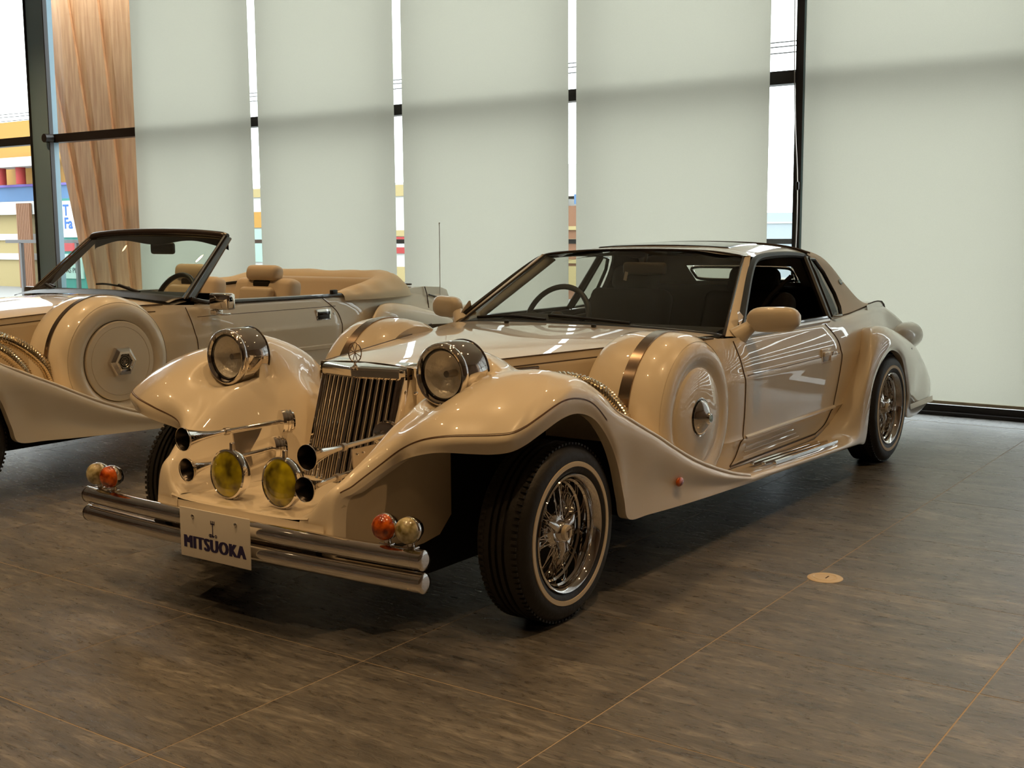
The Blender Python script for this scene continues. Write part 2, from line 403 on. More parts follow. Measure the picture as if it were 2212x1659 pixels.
# ================================================================== CARS
# car frame: +X towards the photograph's right flank, +Y to the rear, origin under the front axle
def bicubic(st, nu, nv):
    """st: list of stations, each a list of points; returns nu x nv grid"""
    st = [[Vector(p) for p in s] for s in st]
    cols = [[crs(s, j/(nv-1)*(len(s)-1)) for j in range(nv)] for s in st]
    return [[crs([c[j] for c in cols], i/(nu-1)*(len(st)-1)) for j in range(nv)] for i in range(nu)]
FF = [ # front fender stations: lip, pinstripe, shoulder, crest, inner ridge, flank, pan edge
 [(.430,-.600,.285),(.426,-.612,.285),(.412,-.616,.285),(.392,-.618,.285),(.365,-.619,.285),(.330,-.620,.285),(.290,-.620,.285)],
 [(.427,-.581,.444),(.421,-.592,.456),(.410,-.597,.462),(.395,-.599,.462),(.372,-.601,.450),(.335,-.610,.412),(.295,-.618,.390)],
 [(.452,-.527,.479),(.446,-.530,.500),(.432,-.532,.516),(.415,-.530,.520),(.392,-.530,.505),(.335,-.530,.425),(.285,-.530,.389)],
 [(.491,-.448,.529),(.487,-.450,.556),(.470,-.450,.578),(.446,-.440,.587),(.412,-.430,.572),(.335,-.425,.460),(.270,-.430,.389)],
 [(.535,-.405,.567),(.540,-.412,.604),(.522,-.400,.636),(.482,-.360,.650),(.420,-.330,.642),(.330,-.300,.500),(.255,-.320,.390)],
 [(.636,-.440,.602),(.640,-.436,.645),(.605,-.395,.690),(.550,-.315,.706),(.430,-.245,.692),(.330,-.195,.550),(.240,-.220,.392)],
 [(.720,-.436,.619),(.725,-.430,.664),(.688,-.365,.730),(.620,-.245,.766),(.450,-.150,.750),(.325,-.105,.610),(.225,-.120,.395)],
 [(.800,-.390,.616),(.805,-.395,.669),(.767,-.305,.752),(.688,-.165,.808),(.470,-.060,.780),(.320,-.030,.660),(.212,-.030,.400)],
 [(.860,-.355,.615),(.866,-.362,.671),(.832,-.255,.762),(.738,-.080,.832),(.490,.030,.785),(.330,.050,.680),(.220,.050,.420)],
 [(.902,-.318,.621),(.910,-.330,.676),(.880,-.190,.770),(.770,.000,.836),(.520,.120,.765),(.380,.140,.680),(.260,.150,.50)],
 [(.921,-.268,.636),(.928,-.280,.690),(.893,-.145,.782),(.790,.035,.832),(.545,.170,.747),(.405,.190,.665),(.280,.200,.50)],
 [(.937,-.210,.662),(.941,-.221,.714),(.903,-.100,.792),(.806,.070,.824),(.570,.220,.725),(.430,.240,.650),(.300,.250,.50)],
 [(.950,-.100,.700),(.952,-.105,.752),(.926,-.010,.796),(.850,.130,.800),(.620,.300,.690),(.480,.320,.620),(.330,.330,.48)],
 [(.950,.000,.703),(.953,-.003,.750),(.936,.060,.776),(.884,.180,.762),(.660,.360,.645),(.520,.400,.580),(.380,.420,.46)],
 [(.950,.100,.668),(.955,.085,.720),(.944,.130,.742),(.902,.240,.716),(.700,.430,.600),(.560,.480,.530),(.44,.50,.44)],
 [(.950,.190,.586),(.957,.170,.650),(.950,.215,.682),(.908,.310,.658),(.740,.500,.545),(.620,.560,.480),(.50,.60,.42)],
 [(.950,.250,.490),(.958,.250,.560),(.953,.300,.635),(.912,.390,.617),(.770,.560,.505),(.660,.640,.440),(.54,.68,.40)],
 [(.950,.295,.364),(.949,.330,.470),(.959,.400,.581),(.914,.490,.571),(.790,.640,.460),(.700,.720,.400),(.58,.76,.37)],
 [(.950,.330,.285),(.946,.420,.390),(.960,.510,.528),(.916,.600,.523),(.800,.730,.420),(.720,.800,.365),(.62,.84,.34)],
 [(.950,.480,.272),(.945,.570,.365),(.960,.640,.470),(.917,.715,.471),(.810,.830,.380),(.740,.900,.33),(.66,.92,.31)],
 [(.950,.700,.258),(.945,.760,.320),(.960,.810,.395),(.918,.870,.410),(.815,.960,.335),(.760,1.0,.30),(.70,1.02,.28)],
 [(.950,.950,.246),(.946,.980,.285),(.959,1.01,.329),(.918,1.05,.350),(.820,1.11,.295),(.780,1.13,.27),(.72,1.14,.26)],
 [(.950,1.15,.238),(.950,1.16,.262),(.957,1.18,.287),(.918,1.21,.300),(.825,1.24,.265),(.790,1.25,.255),(.74,1.26,.25)],
 [(.950,1.37,.229),(.955,1.37,.241),(.950,1.37,.252),(.920,1.38,.258),(.860,1.39,.250),(.820,1.40,.246),(.76,1.40,.245)],
]
RB = [ # running board stations continue the same seven curves
 FF[-1],
 [(.950,1.60,.224),(.955,1.60,.234),(.950,1.60,.243),(.925,1.60,.247),(.870,1.60,.243),(.830,1.60,.243),(.78,1.60,.245)],
 [(.950,1.90,.215),(.955,1.90,.224),(.950,1.90,.233),(.925,1.90,.236),(.870,1.90,.233),(.830,1.90,.234),(.78,1.90,.236)],
 [(.950,2.25,.204),(.955,2.25,.213),(.950,2.25,.222),(.925,2.25,.225),(.870,2.25,.223),(.830,2.25,.225),(.78,2.25,.228)],
 [(.950,2.50,.196),(.957,2.50,.205),(.950,2.50,.216),(.922,2.50,.221),(.880,2.50,.221),(.840,2.50,.224),(.79,2.50,.230)],
]
RF = [ RB[-1],
 [(.95,2.70,.190),(.957,2.68,.201),(.952,2.66,.225),(.92,2.65,.250),(.89,2.63,.262),(.86,2.62,.268),(.80,2.62,.270)],
 [(.95,2.81,.190),(.957,2.79,.215),(.955,2.75,.270),(.93,2.72,.310),(.90,2.71,.332),(.87,2.72,.335),(.81,2.74,.330)],
 [(.95,2.85,.325),(.958,2.83,.345),(.957,2.80,.380),(.94,2.77,.420),(.91,2.78,.450),(.88,2.80,.460),(.82,2.85,.450)],
 [(.95,2.89,.453),(.958,2.87,.475),(.957,2.85,.510),(.945,2.84,.550),(.92,2.87,.585),(.885,2.92,.600),(.82,3.00,.590)],
 [(.95,2.988,.558),(.958,2.975,.585),(.955,2.96,.630),(.94,2.96,.670),(.91,2.98,.710),(.88,3.02,.730),(.81,3.09,.710)],
 [(.95,3.12,.622),(.957,3.115,.650),(.950,3.11,.690),(.93,3.11,.730),(.895,3.12,.760),(.86,3.13,.765),(.78,3.16,.745)],
 [(.945,3.23,.631),(.952,3.235,.660),(.942,3.25,.700),(.915,3.27,.730),(.88,3.29,.752),(.84,3.30,.752),(.75,3.30,.74)],
 [(.935,3.40,.584),(.942,3.42,.610),(.930,3.46,.650),(.90,3.49,.690),(.865,3.50,.714),(.82,3.50,.718),(.73,3.50,.71)],
 [(.92,3.544,.474),(.927,3.57,.500),(.918,3.64,.570),(.89,3.70,.630),(.855,3.72,.660),(.80,3.72,.670),(.71,3.72,.67)],
 [(.91,3.64,.316),(.917,3.67,.340),(.905,3.80,.460),(.875,3.92,.560),(.84,3.95,.590),(.78,3.96,.600),(.69,3.96,.60)],
 [(.90,3.64,.210),(.905,3.68,.215),(.890,3.90,.330),(.86,4.10,.460),(.825,4.15,.510),(.77,4.18,.520),(.68,4.18,.52)],
 [(.885,3.90,.185),(.885,3.95,.195),(.87,4.15,.270),(.845,4.27,.370),(.81,4.33,.420),(.76,4.35,.430),(.67,4.35,.43)],
 [(.85,4.25,.215),(.85,4.28,.220),(.84,4.34,.250),(.825,4.40,.310),(.80,4.42,.340),(.75,4.43,.350),(.66,4.43,.35)],
 [(.82,4.36,.250),(.82,4.37,.255),(.815,4.39,.265),(.805,4.41,.285),(.79,4.425,.300),(.745,4.43,.300),(.66,4.43,.30)],
]
HX, HY, HZ = .525, -.184, .82      # headlight face centre
def smax(a, b, k):
    h = max(k-abs(a-b), 0)/k; return max(a, b)+h*h*k*.25
NT = [(-.11,.918),(-.05,.914),(.043,.890),(.12,.860),(.18,.832),(.245,.796),(.32,.74)]
NWD = [(-.11,.100),(-.06,.106),(.0,.110),(.1,.105),(.2,.09),(.3,.07)]
def nacelle(x, y):
    if y < -.10 or y > .32: return -9
    t = abs(x-HX)/lerpc(NWD, y)
    if t >= 1: 
        return crtab(NT, y)-lerpc(NWD, y)-(t-1)*(3.0 if y < -.06 else .9)
    return crtab(NT, y)-(1-math.sqrt(1-t*t))*lerpc(NWD, y)
def flange(rows, d=.035):
    out = []
    for r in rows:
        p = r[0]; c = Vector((.55, max(p.y, -.15) if p.y < .4 else p.y, p.z)); v = (c-p); v.z = 0
        if p.y > 2.6: c = Vector((.5, min(max(p.y, 3.0), 3.6), p.z)); v = c-p; v.z = 0
        v.normalize(); out.append([p+v*d]+r)
    return out
def fender_front():
    rows = bicubic(FF, 151, 58)
    for r in rows:
        for p in r:
            if p.y < -.085 and abs(p.x-HX) < .20:
                d = abs(p.x-HX); zl = HZ-math.sqrt(max(0, .114**2-d*d)) if d < .114 else HZ+(d-.114)*1.5
                zl += max(0, -.21-p.y)*.20
                p.z = -smax(-p.z, -zl, .03)
            if -.11 <= p.y < .33 and .36 < p.x < .70: 
                b = nacelle(p.x, p.y)
                if b > -5: p.z = smax(p.z, b, .03)
    for _ in range(8):
        new = {}
        for i in range(1, len(rows)-1):
            for j in range(1, len(rows[0])-1):
                p = rows[i][j]
                if -.055 < p.y < .36 and .30 < p.x < .74: new[i, j] = (2*p.z+rows[i-1][j].z+rows[i+1][j].z+rows[i][j-1].z+rows[i][j+1].z)/6
        for (i, j), z in new.items(): rows[i][j].z = z
    return MB().grid(flange(rows)), rows
def ribbon(path, nrm, w_, lift=.0015):
    """thin raised strip along path; nrm gives outward normals"""
    mb = MB(); rows = []
    for i, p in enumerate(path):
        t = path[min(i+1, len(path)-1)]-path[max(i-1, 0)]; n = nrm[i]; s_ = t.cross(n).normalized()
        rows.append([p-s_*w_/2+n*.0002, p-s_*w_/4+n*lift, p+s_*w_/4+n*lift, p+s_*w_/2+n*.0002])
    return mb.grid(rows)
SIDE = [(.20,.770),(.25,.792),(.30,.806),(.365,.822),(.380,.834),(.392,.830),(.50,.834),(.60,.838),(.650,.840),(.662,.836),(.72,.826),(.78,.808),(.815,.795),(.86,.776),(.90,.75)]
def hoodx(y): return .235+.344*(y-.05)
def side_x(y, z, lift=0.0):
    zz = z-lift*max(0, min(1, (z-.3)/.5))
    x = crtab(SIDE, zz)
    if y < 1.42:
        t = min(1, max(0, (1.42-y)/.35)); t = t*t*(3-2*t); hx = hoodx(y)+.012+.0*(z)
        x = x*(1-t)+hx*t
    if y > 2.9: x -= .10*min(1, (y-2.9)/.9)**1.5*1.0
    return x
def wheel(car, x, y, rz, paint):
    o_ = Vector((x, y, .30))
    t = MB().lathe([(.190,-.165),(.205,-.188),(.24,-.196),(.275,-.188),(.292,-.172),(.299,-.150),(.300,-.128),(.291,-.126),(.291,-.118),(.300,-.116),(.3005,-.104),(.291,-.102),(.291,-.094),(.3005,-.092),(.3005,-.078),(.291,-.076),(.291,-.068),(.300,-.066),(.299,-.046),(.292,-.024),(.275,-.006),(.258,-.0005),(.241,-.001),(.2405,-.003),(.222,-.003),(.2215,-.001),(.212,-.003),(.203,-.008),(.198,-.014),(.190,-.03)], (0,0,0), (1,0,0), 72)
    tire = t.build('tire', 'rubber', car, sharp=30); tire.location = o_; tire.rotation_euler = (0,0,rz)
    # tread sipes: short raised bars round the shoulder
    sp = MB()
    for k in range(90):
        a = 2*PI*k/90; c_, s_ = math.cos(a), math.sin(a); rot = Matrix.Rotation(-a, 3, 'X')
        for hx_, ww in ((-.034, .020), (-.158, .020)):
            sp.box(rot @ Vector((hx_, 0, .297)), (ww, .011, .007), rot)
    sp.build('tread_blocks', 'rubber', tire, recalc=False)['kind'] = 'stuff'
    MB().lathe([(.2225,-.003),(.2235,.0012),(.2385,.0012),(.2400,-.003)], (0,0,0), (1,0,0), 72).build('whitewall_band', 'whitewall', tire)
    MB().lathe([(.199,-.016),(.200,-.006),(.197,-.002),(.192,-.004),(.186,-.014),(.181,-.020),(.180,-.040),(.174,-.046),(.172,-.072),(.166,-.078),(.164,-.100),(.155,-.110),(.150,-.150)], (0,0,0), (1,0,0), 64).build('rim', 'chrome', tire)
    MB().lathe([(.0,-.135),(.150,-.135)], (0,0,0), (1,0,0), 32).build('wheel_back', 'dark', tire)
    s = MB()
    for k in range(36):
        a = 2*PI*k/36; b_ = a+(.32 if k % 2 else -.32); h0 = -.055 if k % 3 else -.095
        s.tube([(h0, .044*math.cos(a), .044*math.sin(a)), (-.094, .165*math.cos(b_), .165*math.sin(b_))], .0028, 5)
    s.build('wire_spokes', 'chrome', tire)['kind'] = 'stuff'
    hub = MB().lathe([(.0,-.026),(.030,-.026),(.034,-.030),(.040,-.050),(.056,-.058),(.060,-.066),(.056,-.10),(.050,-.12)], (0,0,0), (1,0,0), 32)
    hub.build('knock_off_hub', 'chrome', tire)
    ears = MB()
    for k in range(3):
        a = 2*PI*k/3+.5; d = Vector((0, math.cos(a), math.sin(a)))
        ears.tube([Vector((-.05,0,0))+d*.03, Vector((-.040,0,0))+d*.06, Vector((-.045,0,0))+d*.092], [.020,.015,.006], 10)
    ears.build('spinner_ears', 'chrome', tire)
    MB().lathe([(.0,-.0150),(.024,-.0150),(.0260,-.0175),(.0265,-.030)], (0,0,0), (1,0,0), 24).build('hub_emblem', 'emblem', tire)
    e = MB().bar((-.0145,0,-.016), (-.0145,.002,.012), .002, .005, (1,0,0)).bar((-.0145,-.012,.006), (-.0145,.014,.012), .002, .007, (1,0,0))
    e.build('emblem_mark', 'seam', tire)
    return tire
def spare_cover(car, side, zc, paint, conv):
    yc = .975; s = 'X'
    k = 1.04 if conv else 1.0
    P = [(.20,-.36),(.300,-.36),(.322,-.32),(.332,-.25),(.333,-.17),(.330,-.10),(.322,-.060),(.310,-.036),(.2985,-.020)]
    P2 = [(.2975,-.021),(.2960,-.019),(.285,-.010),(.265,-.003),(.245,.0),(.228,-.004),(.212,-.014),(.2075,-.020)] if conv else [(.2975,-.021),(.296,-.019),(.285,-.009),(.262,-.001),(.238,.000),(.220,-.006),(.205,-.013),(.196,-.014),(.190,-.008),(.182,-.003),(.10,.004),(.0,.006)]
    prof = [(r*k, h) for r, h in P]; mb = MB().lathe(prof, (.90, yc, zc), (1,0,0), 80)
    f2 = MB().lathe([(r*k, h) for r, h in P2], (.90, yc, zc), (1,0,0), 80)
    band = MB().lathe([(.3325*k,-.185),(.337*k,-.186),(.337*k,-.138),(.3325*k,-.137)] if not conv else [(.3325*k,-.165),(.337*k,-.166),(.337*k,-.138),(.3325*k,-.137)], (.90, yc, zc), (1,0,0), 80)
    seam = MB().lathe([(.2985*k,-.0205),(.2975*k,-.024),(.2965*k,-.0195)], (.90, yc, zc), (1,0,0), 80)
    hub = MB().lathe([(.0,.050),(.018,.050),(.021,.046),(.024,.040),(.040,.032),(.060,.020),(.068,.010),(.069,.005),(.076,.006),(.080,.003),(.081,-.003)] if not conv else [(.0,.026),(.042,.026),(.046,.036),(.060,.035),(.080,.022),(.087,.008),(.088,-.004)], (.90, yc, zc), (1,0,0), 6 if conv else 44)
    mir = side < 0
    c = mb.build('spare_wheel_cover', paint, car, mirror=mir)
    f2.build('cover_face', paint, c, mirror=mir); band.build('strap', 'bronze', c, mirror=mir); seam.build('seam', 'seam', c, mirror=mir)
    hub.build('hub_cap', 'chrome', c, mirror=mir, sharp=25)
    if conv:
        disc = MB().lathe([(.2050*k,-.020),(.2045*k,-.008),(.200*k,-.003),(.176*k,-.001),(.1745*k,-.0035),(.173*k,-.001),(.0,.006)], (.90, yc, zc), (1,0,0), 80)
        disc.build('centre_disc', paint, c, mirror=mir)
        MB().lathe([(.2075*k,-.019),(.2050*k,-.024),(.2045*k,-.019)], (.90, yc, zc), (1,0,0), 80).build('groove', 'seam', c, mirror=mir)
        MB().lathe([(.0,.0285),(.038,.0285),(.040,.026)], (.90, yc, zc), (1,0,0), 32).build('hub_badge', 'gloss_black', c, mirror=mir)
        for rr in (.021, .033): MB().lathe([(rr-.0012,.0285),(rr,.0300),(rr+.0012,.0285)], (.90, yc, zc), (1,0,0), 32).build('badge_ring', 'steel', c, mirror=mir)
        wh = MB()
        for q in range(4): a = PI*q/4; d = Vector((0, math.cos(a), math.sin(a)))*.016; wh.bar(Vector((.9292,yc,zc))-d, Vector((.9292,yc,zc))+d, .0015, .0015, (1,0,0))
        wh.build('badge_spokes', 'steel', c, mirror=mir)
    else:
        MB().lathe([(.0,.052),(.013,.052),(.0150,.0495)], (.90, yc, zc), (1,0,0), 24).build('hub_badge', 'column', c, mirror=mir)
        MB().lathe([(.0675,.0080),(.0690,.0095),(.0715,.0065)], (.90, yc, zc), (1,0,0), 40).build('hub_ring', 'gloss_black', c, mirror=mir)
def hoses(car, lift, n, mats='hose'):
    for sgn in (1, -1):
        for k in range(n):
            dy = -.13*k; dl = 0 if sgn > 0 else .05
            P = curve([(.38+dy*.3,.45+dy,.705+lift-dl),(.52,.43+dy,.735+lift-dl),(.64,.445+dy,.742+lift-dl),(.705,.505+dy,.708+lift-dl),(.738,.57+dy,.652+lift-dl),(.757,.625+dy,.58+lift),(.762,.65+dy,.50+lift)], 260)
            rad = [.0300+.0028*math.sin(i*2*PI/6) for i in range(260)]
            MB().tube([(p.x*sgn, p.y, p.z) for p in P], rad, 14).build('exhaust_hose', mats, car)
        MB().rbox((sgn*(hoodx(.36)+.016),.36,.745+lift), (.016,.40,.06), .007, Matrix.Rotation(-sgn*math.atan(.344), 3, 'Z')).build('hose_plate', 'bronze', car)

def build_common(car, paint, conv):
    lift = .06 if conv else 0.0
    mb, rows = fender_front()
    for mir in (False, True):
        f = mb.build('front_fender', paint, car, mirror=mir)
        # pinstripe about 12 mm above the lip break
        j = int(round(57*1/6)); path = [rows[i][j] for i in range(9, 106)]; 
        nr = []
        for i in range(9, 106):
            du = rows[min(i+1,150)][j]-rows[i-1][j]; dv = rows[i][j+1]-rows[i][j-1]; n = du.cross(dv).normalized()
            if n.z < 0: n = -n
            nr.append(n)
        if not conv or True:
            ribbon(path, nr, .0042, .0012).build('pinstripe', 'pin', f, mirror=mir)
            path2 = [rows[i][j]+(rows[i][j+1]-rows[i][j])*.5 for i in range(9, 106)]
            ribbon(path2, nr, .0016, .001).build('pinstripe', 'pin', f, mirror=mir)
        bp_ = []
        for i in range(92, 151):
            jj = 57*2.55/6; a_ = rows[i][int(jj)].lerp(rows[i][int(jj)+1], jj-int(jj)); bp_.append(a_)
        MB().tube(bp_, [.010*min(1, .05+(q/14)) for q in range(len(bp_))], 10, caps=False).build('rolled_edge', paint, f, mirror=mir)
        MB().grid(bicubic(RB, 20, 30)).build('running_board', paint, car, mirror=mir)
        rfg = bicubic(RF, 110, 40)
        if conv:
            for r_ in rfg:
                for p in r_: p.z += .045*max(0, min(1, (p.z-.25)/.4))
        MB().grid(flange(rfg)).build('rear_fender', paint, car, mirror=mir)
        for k in range(3):
            x = .842+.033*k; y0 = 1.62+.05*k; y1 = 2.40+.05*k
            st_ = MB()
            zz = lambda y: .250-(y-1.6)*.0255+.004
            st_.grid([[Vector((x+a, y, zz(y)+b)) for a, b in ((-.0075,-.006),(-.006,.008),(0,.012),(.006,.008),(.0075,-.006))] for y in (y0, (y0+y1)/2, y1)])
            st_.ball((x, y0, zz(y0)+.002), (.008,.012,.006), 10, 6)
            st_.build('tread_strip', 'chrome', car, mirror=mir)
        # inner liners and wheel houses
        ln = MB().grid([[Vector((x, y, z)) for z in zs] for x, y, zs in ((.428,-.578,(.30,.36,.43)),(.450,-.50,(.28,.38,.49)),(.485,-.42,(.27,.40,.54)),(.52,-.36,(.27,.42,.58)),(.545,-.31,(.28,.45,.62)),(.565,-.25,(.30,.46,.63)),(.575,-.20,(.36,.48,.63)))])
        ln.build('fender_liner', 'liner', car, mirror=mir)
        for bc, bd_ in (((.53,.05,.42), (.02,.74,.50)), ((.74,.42,.40), (.40,.02,.26)), ((.54,3.3,.42), (.02,.8,.5)), ((.73,3.72,.42), (.34,.02,.36)), ((.70,2.90,.36), (.28,.02,.24))):
            MB().box(bc, bd_).build('wheel_house_panel', 'dark', car, mirror=mir)
        # flank
        ys = [.03,.15,.3,.5,.7,.9,1.0,1.1,1.2,1.3,1.4]+[1.4+.1*i for i in range(1, 29)]
        zs = [.22+.005*i for i in range(121)]
        def ztop(y):
            base = .80+.045*(y-.03)/1.37 if y < 1.4 else lerpc([(1.4,.830),(1.6,.820),(2.6,.822),(2.85,.838),(3.2,.858),(3.5,.864),(3.7,.860),(3.9,.835),(4.05,.78),(4.2,.70)], y)
            if y < 1.4: base = .802+.033*(y-.03)/1.37
            return base+lift*min(1, max(0, y/1.0))*(1 if y < 2.9 else max(.4, 1-(y-2.9)))
        def zstep(y, z): return z
        rws = []
        for y in ys:
            zt = ztop(y); r = []
            for i in range(46):
                z = .22+(zt-.22)*i/45; x = side_x(y, z, lift)
                if y < 1.4 and z > zt-.033: x -= .009*min(1, (1.4-y)/.1)
                if y < 1.4 and z > zt-.006: x -= .004
                if y > 2.75 and z > zt-.05: x -= (z-zt+.05)**2*14
                r.append(Vector((x, y, z)))
            rws.append(r)
        MB().grid(rws).build('flank', paint, car, mirror=mir)
        # hood side seams
        for dz, y1, mt_ in ((-.034, 1.36, 'seam'), (-.001, 1.40, 'seam')):
            MB().tube([(side_x(y, ztop(y)+dz, lift)-(.004 if dz < -.02 else .011), y, ztop(y)+dz) for y in [.06+.05*i for i in range(27) if .06+.05*i < y1]], .0028, 6).build('hood_seam', mt_, car, mirror=mir)
    # hood top
    def hood_rows(y0, y1, n):
        out = []
        for i in range(n):
            y = y0+(y1-y0)*i/(n-1); zt = .802+.033*(y-.03)/1.37; zc = crtab([(0,.812),(.5,.838),(1.0,.856),(1.44,.862)], y); xh = hoodx(y)-.003; out.append([])
            if conv: zt += lift*min(1, y); zc += (lift+.012)*min(1, y)
            for j in range(41):
                t = -1+2*j/40; u = abs(t)
                z = zt+(zc-zt)*(1-u**2.4)
                out[-1].append(Vector((xh*t, y, z)))
        return out
    hood = MB().grid(hood_rows(.03, 1.47, 40)).build('hood', paint, car)
    ztop_h = lambda x, y: .835
    hoses(car, lift*.5, 2 if conv else 1)
    # undercarriage
    MB().box((0, 1.9, .23), (1.06, 4.6, .12)).box((0,.55,.40), (.42,.9,.3)).box((0,1.7,.30), (1.5,1.6,.10)).build('underbody', 'dark', car, recalc=False)
    for x, y, r in ((.924,0,0),(-.924,0,PI),(.924,3.309,0),(-.924,3.309,PI)):
        wheel(car, x, y, r+(math.radians(1.0) if y == 0 else 0), paint)
    for s in (1, -1): spare_cover(car, s, .62 if conv else .557, paint, conv)
    # nose pan and front valance
    pr = []
    for y in [-.622,-.615,-.6,-.5,-.4,-.3,-.2,-.1,0]:
        pr.append([Vector((x, y, .387-(.006 if y < -.62 else 0)+.012*(abs(x)/.33)**6)) for x in [-.33+.066*i for i in range(11)]])
    pan = MB().grid(pr); pan.grid([[Vector((x, -.622, z)) for x in (-.40,-.2,0,.2,.40)] for z in (.381,.33,.27)])
    pan.build('nose_pan', paint, car)
    return lift

def glass_grid(a, b, n=16, m_=10, bow=0):
    A = curve(a, n); B = curve(b, n)
    return [[A[i].lerp(B[i], j/(m_-1)) for i in range(n)] for j in range(m_)]
def headlights(car):
    for s in (False, True):
        o_ = (HX, HY, HZ); ax = (0,1,0)
        h = MB().lathe([(.088,.004),(.092,-.004),(.098,-.006),(.104,-.002),(.107,.004),(.1075,.012),(.1055,.016),(.1085,.020),(.1090,.118)], o_, ax, 56).build('headlight_bezel', 'chrome', car, mirror=s)
        MB().lathe([(.109,.118),(.1115,.119),(.112,.124),(.109,.126)], o_, ax, 56).build('rear_gasket', 'brownblack', h, mirror=s)
        MB().lathe([(.089,.004),(.082,.006),(.079,.012)], o_, ax, 48).build('inner_ring', 'gloss_black', h, mirror=s)
        MB().lathe([(.080,.012),(.070,.045),(.050,.066),(.024,.078),(.0,.082)], o_, ax, 40).build('reflector', 'reflector', h, mirror=s)
        MB().lathe([(.0815,.006),(.07,-.004),(.045,-.013),(.02,-.017),(.0,-.018)], o_, ax, 40).build('lens', 'lens_glass', h, mirror=s)
        MB().tube([(HX, HY+.08, HZ), (HX, HY+.03, HZ)], .012, 10).build('bulb', 'steel', h, mirror=s)
        MB().ball((HX, HY-.003, HZ-.0985), .004, 8, 6).build('screw', 'steel', h, mirror=s)
def bumper(car, plate=True):
    yb = lambda x: -.655+.035*(x/.8)**2
    for zc in (.335, .266):
        xs = [-.80+.05*i for i in range(33)]
        b = MB().tube([(x, yb(x), zc) for x in xs], .0305, 24)
        bb = b.build('bumper_bar', 'chrome', car)
        for s in (1, -1):
            MB().lathe([(.0315,-.002),(.0315,.003),(.028,.0065),(.018,.008),(.0,.0085)], (s*.800, yb(.8), zc), (s,.06,0), 28).build('end_cap', 'chrome', bb)
            MB().tube([(s*.770, yb(.77), zc), (s*.772, yb(.77), zc)], .0309, 24).build('end_ring', 'chrome', bb)
    for s in (1, -1):
        MB().box((s*.36,-.60,.300), (.06,.10,.09)).build('bumper_bracket', 'black', car)
        for x, mt_, nm, zc in ((.658,'amber','turn_signal',.418), (.745,'clearlens','position_lamp',.418)):
            y = yb(x)+.012
            sp_ = MB().ball((s*x, y-.012, zc), (.040,.034,.040), 24, 16).build(nm, mt_, car)
            MB().lathe([(.040,.0),(.0415,.004),(.040,.016),(.030,.036),(.012,.046),(.0,.047)], (s*x, y-.008, zc), (0,1,0), 28).build('lamp_back', 'chrome', sp_)
            MB().tube([(s*x, y+.004, .36), (s*x, y+.004, .385)], .0115, 12).build('stem', 'chrome', sp_)
            MB().rbox((s*x, y+.004, .364), (.045,.03,.008), .003).build('foot', 'chrome', sp_)
    if not plate: return
    # number plate
    pl = MB().rbox((-.022,-.697,.301), (.34,.004,.168), .0018).build('number_plate', 'plate', car)
    bm = bmesh.new(); bm.from_mesh(pl.data); bm.free()
    R90 = Matrix.Rotation(PI/2, 4, 'X')
    text_mesh('plate_lettering', 'MITSUOKA', .060, 'navy', pl, Matrix.Translation((-.024,-.6995,.268)) @ R90 @ Matrix.Diagonal((.90,1,1,1)), .0006, 0.0, 1.16, .0050)
    e = MB(); y_ = -.6997
    e.box((-.028,y_,.330), (.0030,.001,.050)).box((-.028,y_,.345), (.018,.001,.0030)).box((-.036,y_,.349), (.0026,.001,.012)).box((-.020,y_,.349), (.0026,.001,.012))
    for x in (-.041, -.036): e.lathe([(.0035,0),(.0055,0),(.0055,.0006),(.0035,.0006)], (x,y_,.305), (0,-1,0), 14, closed=True)
    e.lathe([(.003,0),(.0052,0),(.0052,.0006),(.003,.0006)], (-.013,y_,.305), (0,-1,0), 14, closed=True).box((-.026,y_,.303), (.008,.001,.006))
    e.build('plate_emblem', 'navy', pl)
    for x in (-.125, .083): MB().ball((x,-.700,.359), (.007,.005,.007), 12, 8).build('plate_bolt', 'chrome', pl)
